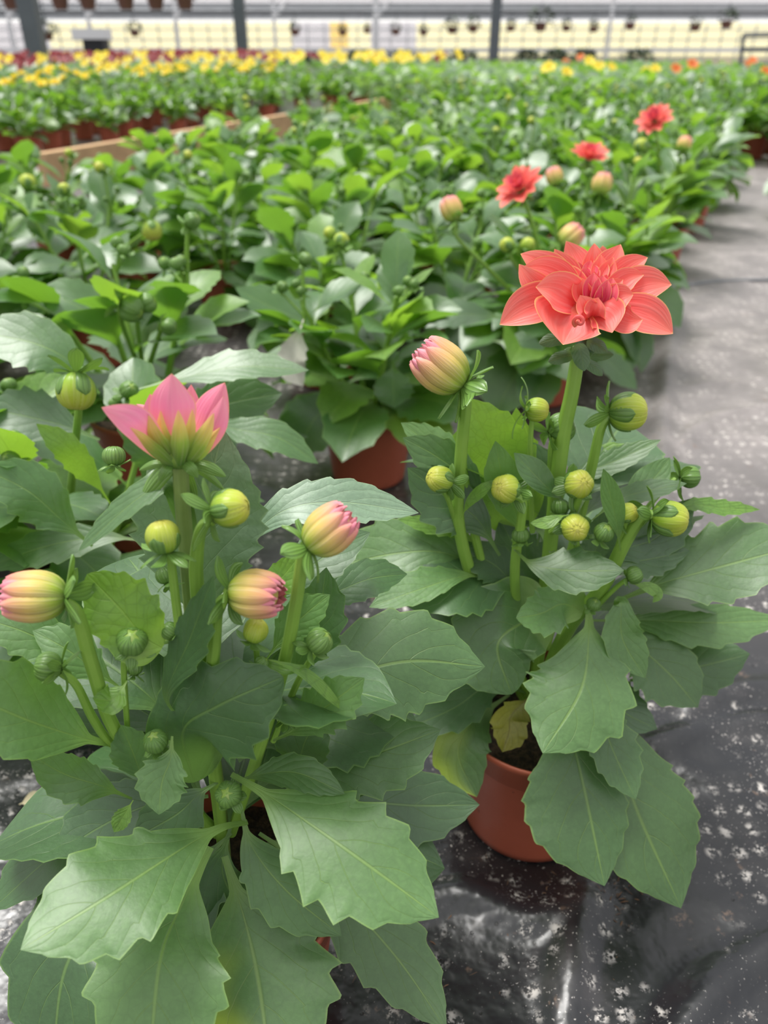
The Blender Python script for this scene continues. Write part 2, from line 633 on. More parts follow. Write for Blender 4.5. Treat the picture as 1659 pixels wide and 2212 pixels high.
def pleaf(mb, pts, wl, wr, n=(0, -0.5, 0.9), prof=leaf_profile, teeth=(5, 0.22), fold=0.10, arch=0.0, wave=0.05,
          nu=66, nv=6, mat=0, seed=0):
    """A leaf or petal from its midrib, given as picture points with a real distance each, and its half widths.
    n is the side its upper face looks to; fold lifts (or, negative, drops) both edges."""
    rnd = random.Random(seed * 131 + int(pts[0][0]) + 7 * int(pts[-1][1]))
    mid = resample(spline([Vector((x, y, Y * 1000)) for x, y, Y in pts], 10), nu)
    n0 = Vector(n).normalized()
    m3 = [P(p.x, p.y, p.z / 1000) for p in mid]
    rows, uvs = [], []
    p1, p2 = rnd.random(), rnd.random()
    wph = rnd.random() * 6
    L = sum((b - a).length for a, b in zip(m3, m3[1:]))
    for i in range(nu):
        t = i / (nu - 1)
        a, b = mid[max(0, i - 1)], mid[min(nu - 1, i + 1)]
        dx, dy = b.x - a.x, b.y - a.y
        l = math.hypot(dx, dy) or 1
        lx, ly = dy / l, -dx / l
        T = (m3[min(nu - 1, i + 1)] - m3[max(0, i - 1)]).normalized()
        N = n0 - T * n0.dot(T)
        if N.length < 0.15:
            N = Vector((0, 0, 1)) - T * T.z
        N.normalize()
        d0 = (m3[i] - CAMP).normalized()
        if N.dot(d0) > -0.35:
            N = (N - d0 * (0.35 + N.dot(d0) + 0.05)).normalized()
        c = m3[i]
        pw = prof(t)
        row, uvr = [], []
        hw = px_size((wl + wr) * 0.5, c)
        for j in range(-nv, nv + 1):
            s = j / nv
            side = wl if s < 0 else wr
            w = side * pw
            if teeth and abs(s) > 0.5:
                w *= 1 + serrate(t, teeth[0], teeth[1], p1 if s < 0 else p2) - teeth[1] * 0.35
            sg = 1 if s < 0 else -1
            ex, ey = mid[i].x + lx * w * abs(s) * sg, mid[i].y + ly * w * abs(s) * sg
            d = ray(ex, ey)
            q = CAMP + d * ((c - CAMP).dot(N) / d.dot(N))
            lift = fold * hw * pw * (abs(s) ** 1.3)
            lift += wave * hw * pw * abs(s) * math.sin(wph + t * 13 + (2 if s < 0 else 0))
            lift += arch * L * math.sin(PI * t)
            row.append(q + N * lift)
            uvr.append((0.5 + 0.5 * s, t))
        rows.append(row)
        uvs.append(uvr)
    mb.grid(rows, uvs, mat)


def wleaf(mb, base, az, e0, curl, L, W, roll=0.0, prof=leaf_profile, teeth=(6, 0.15), fold=0.12, nu=16, nv=3, mat=0, seed=0, twist=0.0):
    """A leaf grown from a point: azimuth, starting elevation, total droop."""
    rnd = random.Random(seed)
    p = Vector(base)
    p1, p2, wph = rnd.random(), rnd.random(), rnd.random() * 6
    h = Vector((math.cos(az), math.sin(az), 0))
    sd0 = Vector((-math.sin(az), math.cos(az), 0))
    rows, uvs = [], []
    ds = L / (nu - 1)
    for i in range(nu):
        t = i / (nu - 1)
        e = e0 - curl * t
        d = h * math.cos(e) + Vector((0, 0, 1)) * math.sin(e)
        nn = (d.cross(sd0)).normalized()
        r = roll + twist * t
        sd = sd0 * math.cos(r) + nn * math.sin(r)
        nr = nn * math.cos(r) - sd0 * math.sin(r)
        pw = prof(t)
        row, uvr = [], []
        for j in range(-nv, nv + 1):
            s = j / nv
            w = W * pw
            if teeth and abs(s) > 0.5:
                w *= 1 + serrate(t, teeth[0], teeth[1], p1 if s < 0 else p2) - teeth[1] * 0.35
            row.append(p - sd * (w * s) + nr * (fold * W * pw * abs(s) ** 1.3 + 0.05 * W * pw * abs(s) * math.sin(wph + 12 * t)))
            uvr.append((0.5 + 0.5 * s, t))
        rows.append(row)
        uvs.append(uvr)
        p = p + d * ds
    mb.grid(rows, uvs, mat)


# ------------------------------------------------------------------ tags

def tag(o, label, cat_, group=None, kind=None):
    if label:
        o['label'] = label
    if cat_:
        o['category'] = cat_
    if group:
        o['group'] = group
    if kind:
        o['kind'] = kind
    return o


def empty(name, loc):
    o = bpy.data.objects.new(name, None)
    o.empty_display_size = 0.03
    COL.objects.link(o)
    o.location = loc
    return o


def structure(o):
    o['kind'] = 'structure'
    return o


def copy_tree(o, parent=None):
    c = o.copy()
    COL.objects.link(c)
    if parent is not None:
        c.parent = parent
    for ch in [x for x in KIDS.get(o.name, [])]:
        copy_tree(ch, c)
    return c


KIDS = {}

# ------------------------------------------------------------------ flower and bud builders


def axes(D):
    D = D.normalized()
    a = Vector((0, 0, 1)).cross(D)
    if a.length < 0.1:
        a = Vector((1, 0, 0))
    a.normalize()
    return D, a, D.cross(a)


def add_bract(mb, base, rad, D, L, W, a0, a1, mat=0, nu=10, nv=3, thick=0.22):
    """spatulate bract leaving the base of a bud; a0..a1 = angle from outward towards the bud's axis"""
    p = Vector(base)
    side = D.cross(rad).normalized()
    rows, uvs, ds = [], [], L / (nu - 1)
    for i in range(nu):
        t = i / (nu - 1)
        al = a0 + (a1 - a0) * t
        d = rad * math.cos(al) + D * math.sin(al)
        nn = side.cross(d).normalized()
        w = W * (0.32 + 0.68 * math.sin(PI * min(1, t * 1.02)) ** 0.9 * (0.55 + 0.6 * t)) if t < 0.97 else W * 0.08
        if t > 0.8:
            w *= max(0.1, 1 - ((t - 0.8) / 0.2) ** 2)
        rows.append([p + side * (w * s) - nn * (W * thick * (1 - s * s)) for s in [j / nv for j in range(-nv, nv + 1)]])
        uvs.append([(0.5 + 0.5 * j / nv, t) for j in range(-nv, nv + 1)])
        p = p + d * ds
    mb.grid(rows, uvs, mat)


def bud_petals(mb, c, D, r, L, n, open_, rot, mat, inner=1.0, smax=0.93, wide=1.3, nu=12, nv=4, seed=0):
    """n overlapping petals wrapped round an egg; open_ keeps the mouth ajar"""
    D, a, b = axes(D)
    rnd = random.Random(seed)
    for k in range(n):
        th0 = rot + 2 * PI * k / n
        sm = smax * rnd.uniform(0.92, 1.0)
        rows, uvs = [], []
        for i in range(nu):
            t = i / (nu - 1)
            s = 0.06 + (sm - 0.06) * t
            z = -math.cos(PI * s)
            rr = math.sin(PI * s) ** 0.82
            if s > 0.5:
                rr = rr * (1 - open_) + open_ * (1.0 - 0.25 * (s - 0.5))
            hwid = PI / n * wide * (1.0 if t < 0.6 else max(0.03, 1 - ((t - 0.6) / 0.4) ** (2.0 if open_ > 0.2 else 3.5)))
            row, q = [], []
            for j in range(-nv, nv + 1):
                v = j / nv
                th = th0 + hwid * v
                bul = inner * (1.0 + 0.18 * (1 - v * v) - 0.08)
                row.append(c + D * (z * L * 0.5) + (a * math.cos(th) + b * math.sin(th)) * (r * rr * bul))
                q.append((0.5 + 0.5 * v, t))
            rows.append(row)
            uvs.append(q)
        mb.grid(rows, uvs, mat)


def egg(mb, c, D, r, L, mat, scale=0.93, n=12, m=8, s1=0.98):
    D, a, b = axes(D)
    rows, uvs = [], []
    for i in range(m):
        s = 0.02 + (s1 - 0.02) * i / (m - 1)
        rr, z = math.sin(PI * s) ** 0.85 * r * scale, -math.cos(PI * s) * L * 0.5 * scale
        rows.append([c + D * z + (a * math.cos(2 * PI * j / n) + b * math.sin(2 * PI * j / n)) * rr for j in range(n)])
        uvs.append([(j / n, i / (m - 1)) for j in range(n)])
    mb.grid(rows, uvs, mat, closed=True)
    mb.fan(rows[-1], c + D * (L * 0.5 * scale), mat)


def add_bud(bm, cm, c, D, r, kind, seed=0, bract_l=1.25, nb=6, detail=1):
    """bm takes the petals of the bud, cm its calyx of bracts.  kind: pink, yellow, closed"""
    rnd = random.Random(seed + 17)
    D, a, b = axes(D)
    L = {'pink': 2.5, 'yellow': 2.15, 'closed': 1.95}[kind] * r
    nu = 12 if detail else 7
    nv = 4 if detail else 2
    rot = rnd.random() * 6
    if kind == 'pink':
        egg(bm, c, D, r, L, 0, 0.80, s1=0.8)
        bud_petals(bm, c, D, r, L, 8, 0.42, rot, 0, 1.0, 0.86, 1.35, nu, nv, seed)
        bud_petals(bm, c + D * r * 0.08, D, r, L, 8, 0.36, rot + PI / 8, 1, 0.86, 0.88, 1.3, nu, nv, seed + 1)
        bud_petals(bm, c + D * r * 0.10, D, r, L, 6, 0.24, rot + 0.2, 1, 0.62, 0.88, 1.3, nu, nv, seed + 2)
    elif kind == 'yellow':
        egg(bm, c, D, r, L, 0, 0.92)
        bud_petals(bm, c, D, r, L, 5, 0.02, rot, 0, 1.02, 0.99, 1.25, nu, nv, seed)
        egg(bm, c, D, r, L, 0, 0.985, s1=0.995)
        bud_petals(bm, c, D, r * 0.96, L, 5, 0.02, rot + 0.63, 0, 1.0, 0.99, 1.3, nu, nv, seed + 3)
    else:
        egg(bm, c, D, r, L, 0, 0.97)
    base = c - D * (L * 0.46)
    if kind == 'closed':
        bud_petals(cm, c, D, r * 1.0, L, 5, 0.02, rot, 0, 1.04, 0.97, 1.35, nu, nv, seed)
    elif kind == 'yellow' and rnd.random() < 0.7:
        bud_petals(cm, c, D, r * 1.0, L, 4, 0.0, rot, 0, 1.05, 0.62, 0.95, nu, nv, seed)
    for k in range(nb):
        th = rot + 2 * PI * k / nb + rnd.uniform(-.2, .2)
        rad = a * math.cos(th) + b * math.sin(th)
        add_bract(cm, base - D * r * 0.10 + rad * r * 0.18, rad, D, r * bract_l * rnd.uniform(1.05, 1.5), r * 0.48,
                  math.radians(rnd.uniform(-50, 20)), math.radians(rnd.uniform(-60, 50)), 0, 10 if detail else 6, 3 if detail else 2)
    return base


def add_flower(mb, c, D, R, mat, mat_in=None, layers=4, n=9, seed=0, cup=0.5, nu=8, nv=2):
    """double dahlia head: layers of pointed petals round the axis D"""
    rnd = random.Random(seed)
    D, a, b = axes(D)
    for ly in range(layers):
        f = ly / max(1, layers - 1)
        nn = max(5, int(n * (1 - 0.35 * f)))
        for k in range(nn):
            th = 2 * PI * (k + 0.5 * (ly % 2)) / nn + rnd.uniform(-.12, .12)
            rad = a * math.cos(th) + b * math.sin(th)
            side = D.cross(rad)
            L = R * (1.0 - 0.52 * f) * rnd.uniform(.88, 1.08)
            W = L * 0.26
            a0 = math.radians(8 + 70 * f * 1.0) + cup * 0.5
            a1 = a0 - math.radians(24) + cup * 0.2
            p = c + rad * R * 0.05 + D * R * (0.02 + 0.05 * ly)
            rows, uvs = [], []
            for i in range(nu):
                t = i / (nu - 1)
                al = a0 + (a1 - a0) * t
                d = rad * math.cos(al) + D * math.sin(al)
                nm = D * math.cos(al) - rad * math.sin(al)
                w = W * petal_profile(t)
                rows.append([p - side * (w * j / nv) + nm * (W * 0.25 * (j / nv) ** 2 * petal_profile(t)) for j in range(-nv, nv + 1)])
                uvs.append([(0.5 + 0.5 * j / nv, t) for j in range(-nv, nv + 1)])
                p = p + d * (L / (nu - 1))
            mb.grid(rows, uvs, mat if (mat_in is None or f < 0.6) else mat_in)


# ------------------------------------------------------------------ the pot

POT_PROF = [(0.0, 0.004), (0.040, 0.004), (0.0445, 0.0), (0.0465, 0.001), (0.047, 0.006), (0.0565, 0.082), (0.0570, 0.0835), (0.0580, 0.0845), (0.0600, 0.1000),
            (0.0612, 0.1015), (0.0612, 0.1045), (0.0604, 0.1055), (0.0592, 0.1050), (0.0588, 0.1000), (0.0570, 0.088), (0.0555, 0.082)]


def pot_mesh(c, sides=40, k=1.0):
    mb = MB()
    mb.lathe([(r * k, z * k) for r, z in POT_PROF], c, sides)
    return mb


def soil_mesh(c, seed=0):
    mb = MB()
    rows, uvs = [], []
    for i in range(5):
        r = 0.0572 * (1 - i / 4) + 0.0005
        rows.append([Vector((c[0] + r * math.cos(2 * PI * j / 24), c[1] + r * math.sin(2 * PI * j / 24),
                             c[2] + 0.090 + 0.006 * noise.noise(Vector((r * 60, j, seed))) * (1 if i else 0))) for j in range(24)])
        uvs.append([(j / 24, i / 4) for j in range(24)])
    mb.grid(rows, uvs, 0, True)
    return mb


# ------------------------------------------------------------------ the setting

HEROES = [(-0.083, 0.245), (P(1128, 1800, 0.372).x, 0.372)]
FOLDS = [  # creases of the loose film: picture points on the ground, half width, height
    ([(1262, 1960), (1238, 2060), (1222, 2260)], 0.013, 0.011),
    ([(1700, 2040), (1560, 2130), (1440, 2290)], 0.016, 0.013),
    ([(1700, 1560), (1560, 1580), (1400, 1625)], 0.016, 0.012),
    ([(1700, 1640), (1540, 1690), (1440, 1640)], 0.012, 0.009),
    ([(1700, 1490), (1600, 1500), (1480, 1545)], 0.015, 0.011),
    ([(1460, 640), (1440, 800), (1425, 1040), (1440, 1130)], 0.02, 0.012),
    ([(1680, 1180), (1560, 1230), (1420, 1340)], 0.015, 0.010),
    ([(1690, 880), (1560, 905), (1470, 960)], 0.02, 0.010),
    ([(880, 1960), (1000, 1930), (1150, 1985), (1260, 1950)], 0.012, 0.008),
]


def build_floor():
    folds = []
    for pts, w, h in FOLDS:
        q = spline([ground_at(x, y) for x, y in pts], 5)
        folds.append((q, w, h, min(p.x for p in q) - 3 * w, max(p.x for p in q) + 3 * w, min(p.y for p in q) - 3 * w, max(p.y for p in q) + 3 * w))
    # fine in front of the camera, coarse beyond
    nx, ny = 230, 260
    gx = [-20, -12, -7, -4, -2.5, -1.6, -1.1] + [-0.6 + 1.6 * i / nx for i in range(nx + 1)] + [1.3, 1.8, 2.5, 3.5, 5, 8, 12, 20]
    gy = [-3, -1.5, -0.6, -0.2] + [0.05 + 1.95 * (i / ny) ** 1.35 for i in range(ny + 1)] + [2.3, 2.8, 3.4, 4.2, 5.5, 7.5, 10, 14, 20, 30, 45]
    mb = MB()
    rows, uvs = [], []
    for yy in gy:
        row = []
        for xx in gx:
            z = 0.0
            if -0.6 <= xx <= 1.0 and 0.05 <= yy <= 2.0:
                r2 = 1 - abs(noise.noise(Vector((xx * 2.6 - yy * 2.0, yy * 7.0, 9.7))))
                r3 = 1 - abs(noise.noise(Vector((xx * 14, yy * 14, 2.2))))
                z += 0.005 * max(0, r2 - 0.74) / 0.26 + 0.0022 * max(0, r3 - .6) / .4 + 0.001 * noise.noise(Vector((xx * 30, yy * 30, 0)))
                for q, w, h, x0, x1, y0, y1 in folds:
                    if x0 < xx < x1 and y0 < yy < y1:
                        d = min(math.hypot(xx - p.x, yy - p.y) for p in q)
                        for a, b in zip(q, q[1:]):
                            ex, ey = b.x - a.x, b.y - a.y
                            k = max(0, min(1, ((xx - a.x) * ex + (yy - a.y) * ey) / (ex * ex + ey * ey + 1e-12)))
                            d = min(d, math.hypot(xx - a.x - ex * k, yy - a.y - ey * k))
                        z = max(z, h * math.exp(-(d / w) ** 2) * 1.35 * (0.75 + 0.35 * noise.noise(Vector((xx * 22, yy * 22, 4)))))
                ed = min(1, (xx + 0.6) / 0.1, (1.0 - xx) / 0.1, (yy - .05) / 0.1, (2.0 - yy) / 0.1)
                z *= max(0, ed)
                for a, b in HEROES + [(-0.02, .885), (.27, 1.14), (-.255, .525), (.65, 1.9), (.8, 1.37), (-.275, .83)]:
                    d = math.hypot(xx - a, yy - b)
                    z *= min(1, max(0, (d - 0.05) / 0.03))
            row.append(Vector((xx, yy, z - 0.0005)))
        rows.append(row)
        uvs.append([(xx, yy) for xx in gx])
    mb.grid(rows, uvs)
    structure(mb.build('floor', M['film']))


build_floor()

BED_A = math.radians(20.5)
BU = Vector((math.sin(BED_A), math.cos(BED_A), 0))
BV = Vector((math.cos(BED_A), -math.sin(BED_A), 0))


def bed(u, v):
    return BU * u + BV * v


# board kerb along the left of the main bed
def build_kerb():
    mb = MB()
    c = bed(9.6, -2.40)
    mb.box((c.x, c.y, 0.06), (0.05, 14.0, 0.12), 0, -BED_A)
    o = mb.build('board_kerb', M['wood'], smooth=False)
    o['kind'] = 'structure'
    # worn concrete strip behind it
    mb = MB()
    c = bed(9.6, -2.60)
    mb.box((c.x, c.y, 0.0), (0.36, 14.0, 0.012), 0, -BED_A)
    o = mb.build('concrete_path', simple('grey_concrete', lin(150, 146, 148), 0.85, 0.2, 0, 0.12, 6), smooth=False)
    o['kind'] = 'structure'


build_kerb()

WALL_Y = 27.0


def wall_x(px):
    return (px - 829.5) / FPX * (WALL_Y * math.cos(PITCH) - 0.6 * math.sin(PITCH))


def wall_z(py, Y=WALL_Y):
    return P(829.5, py, Y).z


def build_wall():
    zt = wall_z(-420)
    # glazing bays between the steel uprights
    bays = [(-1500, 100, 'glaze_white'), (100, 630, 'glaze'), (630, 712, 'glaze_white'), (712, 752, 'glaze_amber'), (752, 800, 'glaze'),
            (800, 900, 'glaze_white'), (900, 3200, 'glaze')]
    for i, (a, b, m) in enumerate(bays):
        mb = MB()
        xa, xb = wall_x(a), wall_x(b)
        zlo, zhi = 0.0, wall_z(48)
        mb.box(((xa + xb) / 2, WALL_Y, (zlo + zhi) / 2), (xb - xa, 0.01, zhi - zlo))
        structure(mb.build('window_%d' % (i + 1), M[m], smooth=False))
    mb = MB()
    xa, xb = wall_x(-1500), wall_x(3200)
    mb.box(((xa + xb) / 2, WALL_Y + 0.05, (wall_z(5) + zt) / 2), (xb - xa, 0.02, zt - wall_z(5)))
    structure(mb.build('wall_back', M['glaze_white'], smooth=False))
    # rails: double eaves beam, mid rail and bench-height rail
    for i, (py, th, m) in enumerate([(34, 10, 'steel'), (24, 8, 'white_paint'), (13, 8, 'steel'), (108, 6, 'white_paint'), (86, 2, 'steel'), (64, 1.6, 'steel'), (128, 2, 'steel')]):
        mb = MB()
        z = wall_z(py)
        hgt = th / FPX * WALL_Y * 1.15
        mb.box(((xa + xb) / 2, WALL_Y - 0.14, z), (xb - xa, 0.12, hgt), 0)
        structure(mb.build('trim_%d' % (i + 1), M[m], smooth=False))
    # thin uprights of the glazing
    k = 8
    px = -380
    while px < 2080:
        k += 1
        mb = MB()
        x = wall_x(px)
        mb.box((x, WALL_Y - 0.04, wall_z(48) / 2), (0.028, 0.04, wall_z(48)), 0)
        structure(mb.build('trim_%d' % k, M['steel'], smooth=False))
        px += 36


build_wall()


def build_posts():
    # dark grey house posts, with where each one's foot stands
    for px, Y, w, lab in ((88, 9.0, 0.165, 'dark grey steel post at the left behind red and yellow blooms'),
                          (527, 12.0, 0.15, 'dark grey steel post standing left of the amber glazing pane'),
                          (1064, 14.0, 0.145, 'dark grey steel post rising behind the long green main bed')):
        p = P(px, 150, Y)
        mb = MB()
        mb.box((p.x, Y, 2.0), (w, w, 4.0))
        o = mb.build('steel_post', M['dark_steel'], smooth=False, origin=Vector((p.x, Y, 0)))
        tag(o, lab, 'post', 'dark house posts')
    # white bracing posts before the glazed wall
    for px, lab in ((20, 'white braced post at the far left corner of the glazed wall'), (190, 'white braced post second from the left on the glazed wall'),
                    (380, 'white braced post third from the left, above the red blooms'), (592, 'white braced post just right of the middle dark post'),
                    (812, 'thick white post in front of the pale grey glazing'), (1320, 'slim white post on the right half of the glazed wall')):
        x = wall_x(px) * 0.97
        Y = WALL_Y * 0.97
        mb = MB()
        w = 0.17 if px == 812 else 0.085
        mb.box((x, Y, 1.5), (w, w, 3.0))
        if px != 1320:
            mb.tube([(x, Y, wall_z(40)), (x + 0.4, Y, wall_z(5))], 0.05, 6, 0, 2)
        o = mb.build('braced_post', M['white_paint'], smooth=False, origin=Vector((x, Y, 0)))
        tag(o, lab, 'post', 'white posts of the glazed wall')


build_posts()

# ------------------------------------------------------------------ plants of the beds


def make_foliage(seed, H, R, nleaf, nu=18, nv=2, young=0.22, stems=True, lift=0):
    rnd = random.Random(seed)
    mb = MB()
    ns = rnd.choice((3, 4, 4))
    tips = []
    for s in range(ns):
        az = 2 * PI * s / ns + rnd.uniform(-.4, .4)
        ln = rnd.uniform(0.25, 0.5) * R
        hh = H * rnd.uniform(0.78, 1.0)
        pts = [Vector((0.006 * math.cos(az), 0.006 * math.sin(az), 0.085)), Vector((ln * .55 * math.cos(az), ln * .55 * math.sin(az), 0.085 + hh * .45)),
               Vector((ln * math.cos(az), ln * math.sin(az), 0.085 + hh))]
        tips.append((pts, az))
        if stems:
            mb.tube(pts, [0.0042, 0.0034, 0.0022], 6, 2, 4)
    ga = 0
    for i in range(nleaf):
        f = (i + 0.5) / nleaf
        pts, saz = tips[i % ns]
        q = spline(pts, 6)
        zf = 0.10 + 0.88 * f
        b = q[min(len(q) - 1, int(zf * (len(q) - 1)))]
        az = saz + rnd.uniform(-1.5, 1.5) + (PI if rnd.random() < 0.12 else 0)
        L = (0.150 - 0.075 * f) * rnd.uniform(0.8, 1.15) * (R / 0.16)
        e0 = math.radians(12 + lift * (1 - f) + 46 * f + rnd.uniform(-16, 18))
        curl = math.radians(70 - lift * .4 - 34 * f + rnd.uniform(-18, 20))
        wleaf(mb, b, az, e0, curl, L, L * rnd.uniform(0.23, 0.31), math.radians(rnd.uniform(-30, 30)), nu=nu, nv=nv,
              mat=1 if rnd.random() < young * (0.5 + f) else 0, seed=seed * 100 + i, fold=rnd.uniform(0.02, 0.35), teeth=(5, 0.24))
    return mb, [t[0][-1] for t in tips]


TEMPL = []
FOL_M = [M['leaf_bed'], M['leaf_young'], M['stem']]


def make_template(seed, H, R, nleaf, buds, bloom=None, lift=0):
    root = empty('potted_dahlia', (0, 0, 0))
    kids = []
    pot = pot_mesh((0, 0, 0), 28).build('pot', M['pot'], root)
    soil = soil_mesh((0, 0, 0), seed).build('soil', M['soil'], root)
    mb, tips = make_foliage(seed, H, R, nleaf, lift=lift)
    fol = mb.build('foliage', FOL_M, root)
    kids = [pot, soil, fol]
    rnd = random.Random(seed * 3)
    for k in range(buds):
        t = tips[k % len(tips)]
        top = t + Vector((rnd.uniform(-.015, .015), rnd.uniform(-.015, .015), rnd.uniform(0.02, 0.06)))
        kind = rnd.choice(('yellow', 'closed', 'yellow', 'closed'))
        bm, cm = MB(), MB()
        D = Vector((rnd.uniform(-.8, .8), rnd.uniform(-.8, .8), 0.7)).normalized()
        r = {'yellow': 0.0085, 'closed': 0.007}[kind]
        base = add_bud(bm, cm, top, D, r, kind, seed + k, detail=0)
        o = len(bm.v)
        bm.tube([t - Vector((0, 0, 0.02)), t.lerp(base, 0.6), base], [0.0024, 0.002, 0.0018], 6, 2, 3)
        bm.v += cm.v
        bm.uv += cm.uv
        o = len(bm.v) - len(cm.v)
        bm.f += [tuple(i + o for i in f) for f in cm.f]
        bm.mi += [3] * len(cm.f)
        kids.append(bm.build('bud', [M['bud_yellow' if kind == 'yellow' else 'bud_green'], M['bud_rose'], M['stem'], M['bract']], root))
    for k, t in enumerate(tips):
        bm, cm = MB(), MB()
        for j in range(3):
            c = t + Vector((rnd.uniform(-.02, .02), rnd.uniform(-.02, .02), rnd.uniform(0.004, 0.026)))
            r = rnd.uniform(.0045, .0065)
            base = add_bud(bm, cm, c, Vector((rnd.uniform(-.6, .6), rnd.uniform(-.6, .6), 1)), r, 'closed', seed * 7 + j, detail=0, nb=4)
            bm.tube([t - Vector((0, 0, 0.012)), base], 0.0013, 5, 2, 1)
        o = len(bm.v)
        bm.v += cm.v
        bm.uv += cm.uv
        bm.f += [tuple(i + o for i in f) for f in cm.f]
        bm.mi += [3] * len(cm.f)
        if not bloom and k < 3:
            kids.append(bm.build('bud', [M['bud_green'], M['bud_rose'], M['stem'], M['bract']], root))
    if bloom:
        for k in range(3):
            t = tips[k % len(tips)]
            c = t + Vector((rnd.uniform(-.03, .03), rnd.uniform(-.03, .03), rnd.uniform(0.03, 0.10)))
            fb_ = MB()
            add_flower(fb_, c, Vector((rnd.uniform(-.4, .4), rnd.uniform(-.4, .4), 0.8)), 0.042, 0, None, 3, 9, seed + k, 0.5, 6, 1)
            fb_.tube([t - Vector((0, 0, .03)), c], 0.0025, 6, 1, 2)
            kids.append(fb_.build('flower', [M[bloom], M['stem']], root))
    KIDS[root.name] = kids
    TEMPL.append(root)
    return root


for s, (H, R, nl, nb) in enumerate([(0.17, 0.175, 44, 2), (0.15, 0.17, 40, 1), (0.185, 0.17, 46, 2), (0.14, 0.18, 42, 1), (0.17, 0.165, 40, 1), (0.175, 0.18, 46, 3)]):
    make_template(s + 1, H, R, nl, nb)
make_template(7, 0.17, 0.16, 34, 0, 'yellow')
make_template(8, 0.18, 0.16, 34, 1, 'yellow')
for s_ in (9, 10, 11):
    make_template(s_, 0.16, 0.15, 40, 1, None, 24)
make_template(12, 0.165, 0.155, 56, 2, None, 9)

USED = set()
PLACED = []


def place(variant, x, y, rz, sc, label, group):
    t = TEMPL[variant]
    if variant not in USED:
        USED.add(variant)
        o = t
    else:
        o = copy_tree(t)
    o.location = (x, y, 0)
    o.rotation_euler = (0, 0, rz)
    o.scale = (sc, sc, sc)
    o['label'] = label
    o['category'] = 'potted plant'
    if group:
        o['group'] = group
    PLACED.append((x, y))
    return o




def add_part_flower(root, name, build):
    """a flower, bud or stem part of an already placed plant, in world coordinates"""
    mb, mats = build()
    inv = Matrix.LocRotScale(root.location, root.rotation_euler, root.scale).inverted()
    mb.v = [inv @ Vector(p) for p in mb.v]
    return mb.build(name, mats, root, origin=Vector((0, 0, 0)))


def flower_on(root, x, y, Y, rpx, D=(0, -0.3, 1), mat='coral', mat_in='rose', cup=0.5, seed=0, foot=None, layers=4, n=9):
    c = P(x, y, Y)
    D = Vector(D).normalized()
    R = px_size(rpx, c)
    hd = c - D * R * 0.35

    def fl():
        mb = MB()
        add_flower(mb, hd, D, R, 0, 1, layers, n, seed, cup)
        return mb, [M[mat], M[mat_in or mat]]

    def cal():
        mb = MB()
        egg(mb, hd - D * R * 0.03, D, R * 0.2, R * 0.3, 0)
        d_, a, b = axes(D)
        for k in range(6):
            th = 2 * PI * k / 6
            rad = a * math.cos(th) + b * math.sin(th)
            add_bract(mb, hd - D * R * 0.15 + rad * R * 0.1, rad, D, R * 0.42, R * 0.11, math.radians(-30), math.radians(10), 0, 6, 2)
        return mb, [M['bract']]

    def st():
        mb = MB()
        f = Vector(foot) if foot else Vector((root.location.x, root.location.y, 0.14))
        mb.tube([f, f.lerp(hd, 0.55) + Vector((0, 0, 0.012)), hd - D * R * 0.12], [0.0035, 0.003, 0.0026], 8, 0, 5)
        return mb, [M['stem']]
    add_part_flower(root, 'stem', st)
    add_part_flower(root, 'flower', fl)
    add_part_flower(root, 'calyx', cal)


def bud_on(root, x, y, Y, rpx, d2=(0, -1), kind='pink', seed=0, foot=None, sway=0.0):
    c = P(x, y, Y)
    D = (RGT * d2[0] - UPV * d2[1]).normalized()
    r = px_size(rpx, c)

    def bd():
        bm, cm = MB(), MB()
        base = add_bud(bm, cm, c, D, r, kind, seed)
        o = len(bm.v)
        bm.v += cm.v
        bm.uv += cm.uv
        bm.f += [tuple(i + o for i in f) for f in cm.f]
        bm.mi += [3] * len(cm.f)
        f = Vector(foot) if foot else Vector((root.location.x, root.location.y, 0.15))
        up = base - D * r * 0.5 - Vector((0, 0, r * 1.2))
        bm.tube([f, f.lerp(up, 0.5), up, base], [0.0032, 0.0028, 0.0024, 0.0022], 8, 2, 5)
        return bm, [M['bud_pink' if kind == 'pink' else 'bud_yellow' if kind == 'yellow' else 'bud_green'], M['bud_rose'], M['stem'], M['bract']]
    return add_part_flower(root, 'bud', bd)


